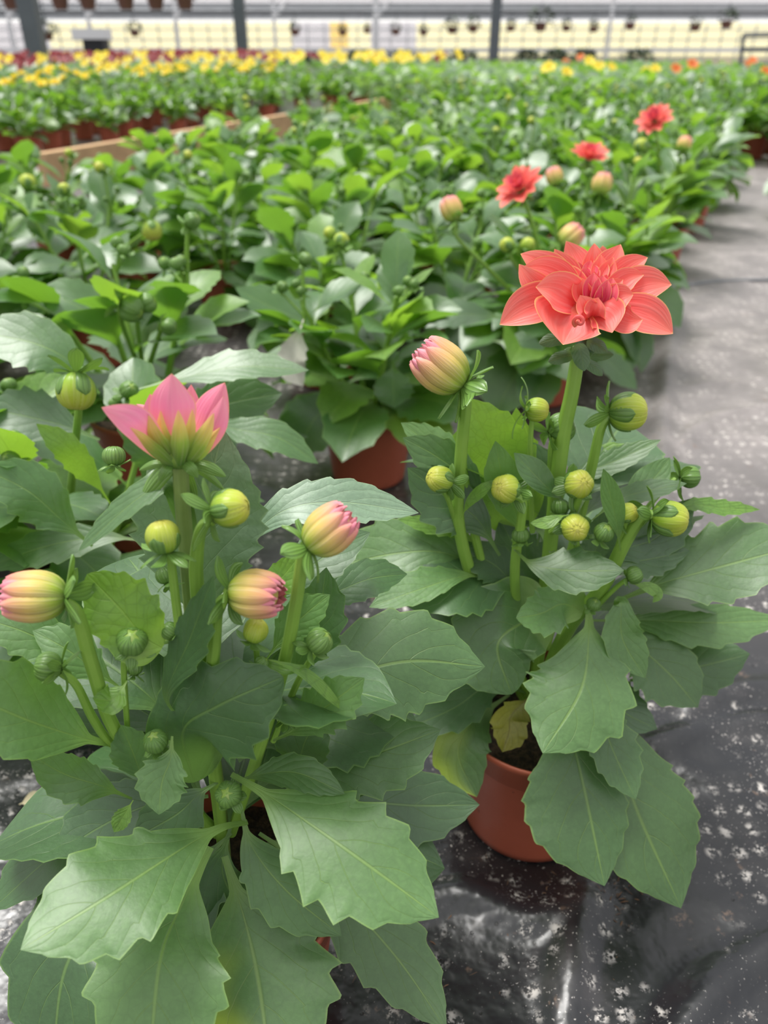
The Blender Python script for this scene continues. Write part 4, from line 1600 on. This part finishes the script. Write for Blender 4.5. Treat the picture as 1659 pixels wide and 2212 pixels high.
LB = [
    # --- low skirt over the pot
    ([(1150, 1500, .40), (1060, 1480, .385), (980, 1530, .37), (875, 1575, .355)], 52, 45, 'leaf_shaded', {}),
    ([(1100, 1500, .395), (1020, 1560, .37), (990, 1630, .352), (1030, 1722, .335)], 70, 55, 'leaf_patch', dict(n=(-.2, -.7, .7))),
    ([(1150, 1500, .39), (1105, 1545, .368), (1100, 1580, .36), (1085, 1625, .352)], 38, 42, 'leaf_wither', dict(n=(0, -.9, .4), fold=.4, wave=.2)),
    ([(1290, 1480, .385), (1330, 1580, .352), (1372, 1740, .318), (1471, 1962, .282)], 128, 112, 'leaf', dict(n=(.3, -.6, .75), fold=-.08, teeth=(7, .15))),
    ([(1270, 1470, .37), (1298, 1550, .346), (1328, 1630, .326), (1373, 1727, .306)], 54, 52, 'leaf', dict(n=(.2, -.6, .8))),
    ([(1205, 1490, .372), (1228, 1570, .345), (1262, 1700, .316), (1306, 1914, .276)], 88, 138, 'leaf', dict(n=(0, -.6, .8), fold=-.16, teeth=(6, .15))),
    ([(1220, 1420, .40), (1290, 1490, .378), (1350, 1540, .364), (1420, 1575, .356)], 56, 52, 'leaf_shaded', {}),
    # --- right side
    ([(1290, 1420, .40), (1370, 1400, .395), (1440, 1450, .385), (1508, 1528, .372)], 70, 78, 'leaf', dict(n=(.2, -.5, .85))),
    ([(1360, 1470, .41), (1440, 1458, .412), (1520, 1438, .414), (1620, 1412, .418)], 68, 66, 'leaf_shaded', dict(n=(.1, -.6, .8), fold=-.15)),
    ([(1280, 1340, .405), (1400, 1340, .41), (1530, 1345, .415), (1690, 1340, .42)], 40, 55, 'leaf_lit', dict(n=(.1, -.5, .85))),
    ([(1340, 1295, .392), (1440, 1255, .392), (1580, 1215, .396), (1740, 1175, .40)], 90, 82, 'leaf', dict(n=(.1, -.45, .9), fold=.05, arch=-.02)),
    ([(1310, 1340, .384), (1340, 1300, .372), (1345, 1380, .362), (1394, 1465, .352)], 46, 44, 'leaf_lit', dict(n=(-.1, -.7, .7), teeth=(5, .15))),
    # --- front middle
    ([(1270, 1300, .388), (1272, 1370, .366), (1255, 1490, .338), (1172, 1627, .308)], 118, 112, 'leaf_lit', dict(n=(0, -.6, .8), fold=-.14, teeth=(5, .22))),
    ([(1190, 1330, .392), (1130, 1345, .378), (1075, 1395, .364), (1105, 1500, .35)], 85, 105, 'leaf', dict(n=(-.2, -.7, .7), fold=.2, prof=sessile_profile, teeth=(6, .12))),
    ([(1260, 1320, .382), (1215, 1305, .372), (1170, 1325, .365), (1115, 1335, .358)], 52, 50, 'leaf_lit', dict(n=(0, -.6, .8), prof=sessile_profile, teeth=(5, .24))),
    ([(1110, 1185, .386), (1150, 1218, .372), (1230, 1232, .364), (1348, 1232, .358)], 50, 48, 'leaf', dict(n=(0, -.5, .9), fold=-.1, teeth=(4, .21))),
    # --- left side
    ([(1060, 1250, .40), (1000, 1245, .39), (910, 1272, .375), (797, 1312, .36)], 32, 42, 'leaf_lit', dict(n=(-.1, -.4, .95))),
    ([(1060, 1240, .41), (960, 1195, .41), (860, 1195, .41), (722, 1222, .41)], 48, 78, 'leaf_lit', dict(n=(-.1, -.6, .8))),
    ([(1050, 1190, .412), (990, 1150, .415), (930, 1135, .418), (860, 1122, .42)], 20, 22, 'leaf_young', {}),
    ([(1080, 1200, .40), (1030, 1120, .402), (960, 1070, .404), (880, 1010, .408)], 72, 50, 'leaf_shaded', dict(n=(-.1, -.8, .5))),
    ([(1060, 1120, .41), (1010, 1040, .412), (950, 990, .415), (870, 945, .42)], 52, 46, 'leaf', dict(n=(-.1, -.8, .5))),
    ([(1040, 1060, .424), (990, 1000, .426), (930, 960, .43), (866, 913, .434)], 34, 40, 'leaf_lit', {}),
    ([(1110, 1150, .425), (1090, 1060, .428), (1060, 970, .432), (1012, 862, .436)], 82, 92, 'leaf_young', dict(n=(0, -.95, .25), teeth=(5, .30), prof=sessile_profile)),
    ([(1180, 1120, .44), (1140, 1030, .44), (1120, 960, .442), (1115, 880, .445)], 40, 40, 'leaf_young', dict(n=(.1, -.9, .3))),
    ([(1140, 1180, .40), (1110, 1100, .396), (1085, 1030, .394), (1070, 952, .394)], 42, 44, 'leaf', dict(n=(0, -.9, .4), teeth=(4, .09))),
    ([(1230, 1090, .40), (1190, 1060, .396), (1150, 1020, .394), (1110, 978, .394)], 28, 30, 'leaf', dict(teeth=None)),
    ([(1160, 1180, .42), (1180, 1080, .43), (1160, 1000, .435), (1130, 950, .44)], 40, 45, 'leaf_shaded', {}),
    # --- back and right tips
    ([(1200, 1080, .425), (1260, 1025, .428), (1330, 995, .432), (1428, 950, .436)], 26, 28, 'leaf', dict(teeth=(6, .21))),
    ([(1190, 1060, .44), (1240, 1020, .442), (1300, 985, .444), (1368, 962, .446)], 24, 18, 'leaf_young', {}),
    ([(1330, 1110, .41), (1380, 1060, .414), (1415, 1030, .418), (1447, 988, .424)], 34, 34, 'leaf_lit', dict(teeth=None)),
    ([(1270, 1130, .40), (1340, 1078, .402), (1410, 1058, .404), (1484, 1044, .406)], 24, 24, 'leaf', dict(n=(0, -.3, 1))),
    ([(1420, 1130, .408), (1490, 1092, .412), (1560, 1098, .416), (1642, 1101, .42)], 18, 16, 'leaf_young', dict(teeth=(5, .30))),
    ([(1340, 1190, .376), (1332, 1130, .372), (1318, 1070, .37), (1303, 1012, .37)], 22, 26, 'leaf_lit', dict(n=(-.1, -.9, .4), teeth=None)),
    ([(1270, 1240, .402), (1340, 1190, .405), (1420, 1160, .41), (1500, 1075, .42)], 44, 50, 'leaf_shaded', dict(n=(.1, -.6, .7))),
    ([(1280, 1260, .396), (1350, 1220, .398), (1420, 1205, .40), (1490, 1190, .404)], 45, 40, 'leaf_shaded', {}),
    ([(1240, 1260, .405), (1280, 1200, .408), (1310, 1140, .412), (1330, 1090, .416)], 40, 40, 'leaf_shaded', {}),
    ([(1230, 1112, .374), (1210, 1116, .37), (1180, 1128, .368), (1145, 1130, .367)], 15, 12, 'leaf_young', dict(teeth=None)),
    ([(995, 1120, .392), (1015, 1085, .39), (1040, 1060, .389), (1070, 1036, .389)], 13, 13, 'leaf_young', dict(teeth=None)),
    ([(1360, 1260, .372), (1400, 1270, .37), (1420, 1285, .368), (1410, 1302, .366)], 14, 12, 'leaf_young', dict(teeth=None)),
    ([(1130, 1290, .40), (1090, 1240, .402), (1050, 1210, .404), (995, 1195, .408)], 45, 45, 'leaf_shaded', {}),
    ([(1200, 1300, .41), (1150, 1230, .416), (1110, 1180, .42), (1080, 1120, .426)], 50, 50, 'leaf_shaded', {}),
]
for i, (pts, wl, wr, m, kw) in enumerate(LB):
    leaf(B, pts, wl, wr, m, seed=i + 60, **kw)
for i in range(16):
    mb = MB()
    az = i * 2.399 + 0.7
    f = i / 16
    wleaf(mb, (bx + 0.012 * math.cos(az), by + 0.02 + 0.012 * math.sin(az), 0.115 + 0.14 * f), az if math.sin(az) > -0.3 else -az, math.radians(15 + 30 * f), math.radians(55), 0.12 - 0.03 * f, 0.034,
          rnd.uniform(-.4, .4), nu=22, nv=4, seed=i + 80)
    mb.build('leaf', M['leaf_shaded'], B)

# the large coral flower
fb = P(1265, 640, .422)
mb = MB()
FBD = (UPV * 1.0 - FWD * 0.30).normalized()
egg(mb, P(1272, 660, .424), FBD, px_size(62, fb), px_size(120, fb), 0)
FB = mb.build('flower', M['rose'], B)


def c4(x, y, Y):
    return (830 + x / 2, 350 + y / 2, Y)


F0 = .424
PB = [
    # back rows
    ([(900, 600, F0), (950, 480, .446), (944, 360, .452)], 34, 34, 'coral', -.2),
    ([(880, 600, F0), (850, 480, .440), (815, 400, .448), (785, 340, .450)], 33, 33, 'coral', .25),
    ([(900, 600, F0), (905, 470, .440), (908, 350, .447)], 28, 28, 'coral', .3),
    ([(920, 600, F0), (960, 470, .438), (1000, 400, .444), (1022, 355, .447)], 32, 32, 'coral', .3),
    ([(860, 600, F0), (790, 480, .434), (735, 375, .438)], 28, 28, 'coral', .35),
    ([(930, 600, F0), (1020, 490, .432), (1080, 440, .435), (1139, 412, .436)], 30, 32, 'coral', .3),
    ([(940, 620, F0), (1050, 560, .424), (1150, 530, .422), (1242, 530, .422)], 44, 40, 'coral', .3),
    ([(840, 620, F0), (740, 500, .428), (650, 430, .430), (588, 396, .432)], 34, 40, 'coral', .2),
    ([(830, 640, F0), (700, 560, .418), (630, 500, .416), (582, 440, .418)], 38, 26, 'coral', .2),
    # lower ring
    ([(950, 660, .420), (1050, 650, .412), (1150, 680, .406), (1248, 742, .402)], 44, 40, 'coral', .35),
    ([(830, 650, .420), (720, 610, .412), (610, 640, .406), (498, 703, .402)], 40, 48, 'coral', .35),
    ([(935, 660, .416), (1000, 670, .404), (1060, 690, .400), (1116, 682, .398)], 30, 34, 'coral', .4),
    # second layer
    ([(850, 620, .420), (770, 520, .424), (690, 470, .424), (598, 455, .424)], 34, 36, 'coral', .35),
    ([(930, 600, .420), (1000, 540, .422), (1060, 500, .424), (1122, 488, .424)], 26, 26, 'coral', .4),
    ([(880, 620, .418), (820, 530, .424), (770, 490, .428), (716, 458, .428)], 26, 28, 'coral', .4),
    ([(870, 640, .416), (800, 590, .408), (730, 550, .404), (654, 540, .402)], 46, 42, 'coral', .4),
    ([(920, 640, .416), (980, 600, .408), (1030, 578, .406), (1076, 574, .406)], 30, 34, 'coral', .45),
    # inner cluster
    ([(890, 560, .424), (845, 480, .434), (838, 430, .436)], 20, 20, 'rose', .5),
    ([(900, 560, .424), (885, 460, .434), (893, 425, .436)], 20, 20, 'rose', .5),
    ([(910, 560, .424), (930, 460, .434), (937, 402, .437)], 20, 20, 'coral', .5),
    ([(915, 560, .424), (960, 480, .432), (990, 412, .435)], 20, 20, 'coral', .5),
    ([(890, 580, .422), (865, 500, .426), (862, 455, .427)], 18, 18, 'rose', .6),
    ([(910, 580, .422), (905, 500, .425), (908, 470, .425)], 18, 18, 'rose', .6),
    ([(920, 590, .420), (950, 520, .424), (962, 485, .425)], 18, 18, 'rose', .6),
    ([(920, 600, .418), (990, 540, .420), (1032, 508, .421)], 18, 18, 'coral', .5),
    ([(880, 610, .418), (840, 540, .418), (816, 490, .419)], 20, 20, 'coral', .5),
    # front stand-up petals
    ([(890, 640, .414), (850, 570, .410), (842, 495, .412)], 24, 24, 'coral', .6),
    ([(890, 640, .413), (893, 560, .409), (906, 478, .412)], 22, 22, 'rose', .6),
    ([(905, 640, .412), (930, 570, .408), (945, 488, .411)], 22, 22, 'rose', .6),
    ([(910, 650, .412), (955, 580, .407), (988, 500, .410)], 24, 24, 'rose', .6),
    ([(885, 690, .404), (868, 630, .394), (846, 575, .394)], 26, 24, 'coral', .5),
    ([(888, 690, .404), (902, 640, .394), (925, 585, .394)], 22, 26, 'coral', .5),
    # front drooping petals
    ([(895, 655, .406), (930, 668, .400), (962, 695, .396), (985, 738, .389)], 44, 46, 'coral', .5),
    ([(850, 650, .406), (828, 680, .399), (800, 725, .394), (772, 790, .385)], 66, 92, 'coral', .42),
]
for i, (pts, wl, wr, m, fold) in enumerate(PB):
    front = i >= len(PB) - 2
    petal(FB, [c4(*p) for p in pts], wl, wr, m, n=(0, -.8, .55) if not front else (0, -.6, .8), fold=fold, seed=i + 30)
# curled young petal at the heart of the front petal
mb = MB()
sp = []
for i in range(18):
    t = i / 17
    r = 25 * (1 - 0.8 * t)
    th = 2.2 + t * 8
    x, y, Y = c4(835 + r * math.cos(th), 678 + r * math.sin(th), .388 - 0.004 * t)
    sp.append(P(x, y, Y))
mb.tube([p - Vector((0, .0035, 0)) for p in sp], [px_size(4.5, fb), px_size(5, fb), px_size(3, fb)], 8, 0, 2)
mb.build('petal', M['coral'], FB)
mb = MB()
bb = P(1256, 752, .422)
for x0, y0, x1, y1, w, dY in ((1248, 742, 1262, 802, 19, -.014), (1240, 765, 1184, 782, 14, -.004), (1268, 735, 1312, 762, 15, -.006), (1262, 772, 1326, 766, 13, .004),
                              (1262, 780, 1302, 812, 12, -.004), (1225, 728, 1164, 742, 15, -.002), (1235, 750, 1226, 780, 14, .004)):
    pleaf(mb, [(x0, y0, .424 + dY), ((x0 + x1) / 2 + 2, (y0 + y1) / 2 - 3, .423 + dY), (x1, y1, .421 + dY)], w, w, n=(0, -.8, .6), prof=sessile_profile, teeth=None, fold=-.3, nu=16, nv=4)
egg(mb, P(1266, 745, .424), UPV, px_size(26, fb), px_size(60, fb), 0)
mb.build('calyx', M['leaf_shaded'], FB)  # darker green paints in the shade under the bloom

bud(B, 952, 792, .392, (-.78, -.62, -.12), 52, 'pink', 21, 1.3, 8)
bud(B, 1356, 890, .420, (1, .02, -.15), 38, 'yellow', 22, 1.3, 6)
bud(B, 1160, 885, .416, (.8, .1, -.2), 24, 'yellow', 23, 2.0, 7)
bud(B, 1212, 925, .424, (.8, -.3, 0), 30, 'closed', 24, 1.3, 6)
bud(B, 950, 1035, .384, (-.8, -.2, -.6), 27, 'yellow', 25, 1.3, 6)
bud(B, 1093, 1056, .384, (-.6, -.1, -.8), 29, 'yellow', 26, 1.4, 6)
bud(B, 1250, 1046, .388, (.1, -.1, -1), 29, 'yellow', 27, 1.5, 6)
bud(B, 1242, 1140, .378, (-.1, .1, -1), 28, 'yellow', 28, 1.2, 6)
bud(B, 1447, 1120, .374, (1, .12, -.3), 36, 'yellow', 29, 1.3, 7)
bud(B, 1356, 1108, .377, (.5, -.3, -.5), 20, 'yellow', 30, 1.3, 5)
bud(B, 1305, 1150, .374, (.2, -.5, -.5), 20, 'closed', 31, 1.1, 5)
bud(B, 1490, 1030, .416, (1, -.05, 0), 22, 'closed', 32, 1.9, 7)
bud(B, 1370, 1242, .372, (.8, -.4, -.2), 18, 'closed', 33, 1.1, 5)
bud(B, 1124, 1156, .386, (0, -1, -.2), 17, 'closed', 34, 1.1, 5)
bud(B, 1282, 1305, .372, (.1, -.6, -.6), 14, 'closed', 35, 1.0, 5)
bud(B, 1210, 1095, .395, (0, -1, 0), 18, 'closed', 36, 1.0, 5)

HERO_K = 1.0
# ------------------------------------------------------------------ small things on the ground


def small_things():
    # drip hose over the path
    mb = MB()
    q = [ground_at(x, y, 0.006) for x, y in ((1380, 640), (1450, 622), (1530, 610), (1600, 606), (1700, 604))]
    mb.tube(q, 0.0045, 8, 0, 6)
    tag(mb.build('drip_hose', M['hose']), 'thin grey drip hose lying across the bare path', 'hose')
    # white label behind the stems of the left plant
    mb = MB()
    a, b = P(395, 1395, .30), P(452, 1560, .29)
    s = Vector((0.012, 0.004, 0))
    t = Vector((0, -.0006, 0.0004))
    v = [a - s, a + s, b + s, b - s * .5]
    o = len(mb.v)
    mb.v += [p + t for p in v] + [p - t for p in v]
    mb.uv += [(0, 1), (1, 1), (1, 0), (0, 0)] * 2
    for f in ((0, 3, 2, 1), (4, 5, 6, 7), (0, 1, 5, 4), (1, 2, 6, 5), (2, 3, 7, 6), (3, 0, 4, 7)):
        mb.f.append(f)
        mb.mi.append(0)
    tag(mb.build('plant_label', M['tag'], smooth=False), 'white plastic plant label behind the stems of the pink-flowered plant', 'label')
    # pale scrap on the film, lower left
    c = ground_at(66, 1742, 0.004)
    mb = MB()
    wleaf(mb, c + Vector((-.008, 0, 0.002)), 0.3, 0.25, 0.6, 0.018, 0.006, 0.3, nu=8, nv=2, teeth=None, fold=.4)
    tag(mb.build('dry_scrap', M['cream']), 'pale dry leaf scrap on the black film at the left frame edge', 'scrap')
    # crumbs of bark and root on the film
    rnd = random.Random(3)
    mb = MB()
    for i in range(300):
        if i < 130:
            x, y = rnd.gauss(1300, 95), rnd.gauss(1960, 42)
        elif i < 230:
            t = rnd.random()
            x, y = 1640 - 170 * t + rnd.gauss(0, 16), 1770 + 260 * t + rnd.gauss(0, 18)
        else:
            x, y = rnd.uniform(760, 1659), rnd.uniform(1560, 2212)
        c = ground_at(x, y, 0.001)
        az = rnd.random() * 3.14
        l = rnd.uniform(0.0006, 0.0028)
        d = Vector((math.cos(az), math.sin(az), rnd.uniform(-.1, .3))) * l
        w = rnd.uniform(0.00015, 0.0005)
        mb.tube([c - d, c + Vector((rnd.uniform(-.4, .4) * l, 0, 0.0006)), c + d], [w * .4, w, w * .4], 5, 0, 2)
    tag(mb.build('bark_crumbs', M['debris']), 'brown bark and root crumbs strewn on the black film', 'debris', None, 'stuff')


small_things()

# ------------------------------------------------------------------ things before the glazed wall


def ball_bush(mb, c, rx, rz, seed, mat=0, n=60, lf=0.10):
    rnd = random.Random(seed)
    for i in range(n):
        th, ph = rnd.random() * 6.28, rnd.uniform(-0.5, 1.4)
        k = rnd.uniform(.6, 1)
        p = Vector(c) + Vector((math.cos(th) * math.cos(ph) * rx * k, math.sin(th) * math.cos(ph) * rx * k, math.sin(ph) * rz * k))
        wleaf(mb, p, th, rnd.uniform(-.3, .9), rnd.uniform(.3, 1.2), lf, lf * .3, rnd.uniform(-.6, .6), nu=4, nv=1, teeth=None, mat=mat, prof=sessile_profile)


def hanging(px, py, wpx, Y, lab, bushy=1.0, group='hanging baskets along the glazed wall'):
    c = P(px, py, Y)
    w = px_size(wpx, c)
    root = empty('hanging_basket', c)
    tag(root, lab, 'hanging basket', group)
    mb = MB()
    mb.lathe([(0.0, -w * .55), (w * .34, -w * .55), (w * .36, -w * .5), (w * .5, 0.0), (w * .52, 0.03 * w), (w * .46, 0.02 * w), (0, -0.04 * w)], c, 18)
    mb.build('pot', M['brownpot'], root)
    mb = MB()
    for k in range(3):
        th = 2 * PI * k / 3
        mb.tube([c + Vector((w * .48 * math.cos(th), w * .48 * math.sin(th), 0)), c + Vector((0, 0, w * 1.3))], 0.006, 5, 0, 1)
    mb.tube([c + Vector((0, 0, w * 1.3)), Vector((c.x, c.y, wall_z(22 if Y > 20 else -80, Y)))], 0.008, 5, 0, 1)
    mb.build('hanger', M['dark_steel'], root)
    if bushy > 0:
        mb = MB()
        ball_bush(mb, c + Vector((0, 0, w * .15)), w * .62 * bushy, w * .55 * bushy, int(px), n=int(50 * bushy), lf=w * .35)
        mb.build('foliage', M['bush'], root)
    return root


def rail(n, y, z, x0, x1, r):
    mb = MB()
    mb.tube([(x0, y, z), (x1, y, z)], r, 8, 0, 1)
    structure(mb.build('trim_%d' % n, M['steel']))


ordinals = ['first', 'second', 'third', 'fourth', 'fifth', 'sixth', 'seventh', 'eighth', 'ninth', 'tenth', 'eleventh', 'twelfth', 'thirteenth', 'fourteenth', 'fifteenth']


def far_things():
    Y = WALL_Y - 2.2
    rail(301, Y, wall_z(22, Y), -14, 14, 0.03)
    rail(302, 12.0, wall_z(-80, 12.0), -9, 2, 0.03)
    rail(303, 10.5, wall_z(-80, 10.5), -8, 2, 0.03)
    lst = [(290, 62, 15, 1.1), (637, 60, 15, .7), (740, 62, 13, .6), (793, 58, 12, .5), (855, 60, 14, .7), (915, 62, 13, .6), (977, 55, 16, 1.2), (1022, 52, 16, 1.1), (1104, 52, 14, .8),
           (1168, 46, 20, 1.6), (1224, 52, 14, .7), (1283, 54, 14, .7), (1362, 46, 16, .7), (1503, 50, 16, .8), (1571, 42, 18, 1.3)]
    for i, (px, py, w, b) in enumerate(lst):
        hanging(px, py + 3, w * 1.45, Y, '%s hanging basket from the left in the line along the yellow glazing%s' % (ordinals[i], ', with bushy foliage' if b > 1 else ''), b)
    # nearer pots whose bottoms dip into the top of the frame
    near = [(22, 'far left'), (128, 'just right of the dark post'), (188, 'second right of the dark post'), (270, 'third right of the dark post'), (335, 'fourth right of the dark post'), (398, 'last of the left run')]
    for px, lab in near:
        hanging(px, -4, 38, 12.0, 'brown hanging pot cut by the top of the frame, %s' % lab, 0.8, 'hanging pots at the upper left')
    hanging(102, 72, 24, 10.5, 'bushy hanging plant beside the dark post at the left', 1.6, None)
    # plants standing in rows along the bench by the wall
    bl = [(600, 134, 26, 'left of the amber pane'), (672, 132, 26, 'under the second hanging basket'), (775, 126, 26, 'under the fourth hanging basket'), (868, 128, 40, 'right of the thick white post'),
          (1000, 128, 34, 'just left of the right dark post'), (1138, 126, 25, 'just right of the right dark post'), (1200, 124, 25, 'under the bushy tenth basket'), (1262, 125, 25, 'middle of the dark row'),
          (1378, 126, 34, 'last to the right in the dark row'), (360, 130, 18, 'small, between the white posts')]
    for px, py, w, lab in bl:
        c = P(px, py, WALL_Y - 1.7)
        r = px_size(w, c)
        root = empty('bench_plant', (c.x, c.y, 0))
        tag(root, 'dark leafy plant in white pot by wall, %s' % lab, 'potted plant', 'dark plants along the glazed wall')
        mb = MB()
        ball_bush(mb, c, r, px_size(15, c), px, n=220, lf=px_size(10, c))
        mb.build('foliage', M['bush'], root)
        mb = MB()
        mb.lathe([(0, 0), (0.13, 0), (0.18, c.z - 0.02), (0.16, c.z - 0.02), (0, c.z - 0.04)], (c.x, c.y, 0), 16)
        mb.build('pot', M['white_paint'], root)
    # dark box with a white cover
    c = P(212, 122, 14.0)
    root = empty('equipment_box', (c.x, c.y, 0))
    tag(root, 'dark box on a stand under a white cover, beyond the red blooms', 'box')
    mb = MB()
    mb.box((c.x, c.y, c.z - 0.02), (0.32, 0.3, 0.50))
    mb.build('body', M['black'], root, smooth=False)
    mb = MB()
    mb.box((c.x - 0.04, c.y, c.z + 0.30), (0.50, 0.4, 0.14))
    mb.build('cover', M['white_paint'], root, smooth=False)
    mb = MB()
    mb.box((c.x, c.y, (c.z - 0.26) / 2), (0.08, 0.08, c.z - 0.26))
    mb.build('stand', M['dark_steel'], root, smooth=False)
    # dark trolley frame at the right
    a = P(1592, 160, 13.0)
    root = empty('metal_trolley', (a.x, a.y, 0))
    tag(root, 'dark metal trolley frame at the right before the glazed wall', 'trolley')
    for name, x0, y0, x1, y1 in (('upright', 1592, 190, 1606, 76), ('rail', 1606, 76, 1720, 74), ('rail', 1600, 107, 1720, 106), ('rail', 1597, 140, 1720, 138), ('upright', 1720, 190, 1724, 74)):
        mb = MB()
        p0, p1 = P(x0, y0, 13.0), P(x1, y1, 13.0)
        if name == 'upright':
            p0.z = 0
        mb.tube([p0, p1], 0.03, 8, 0, 1)
        mb.build(name, M['dark_steel'], root)


far_things()
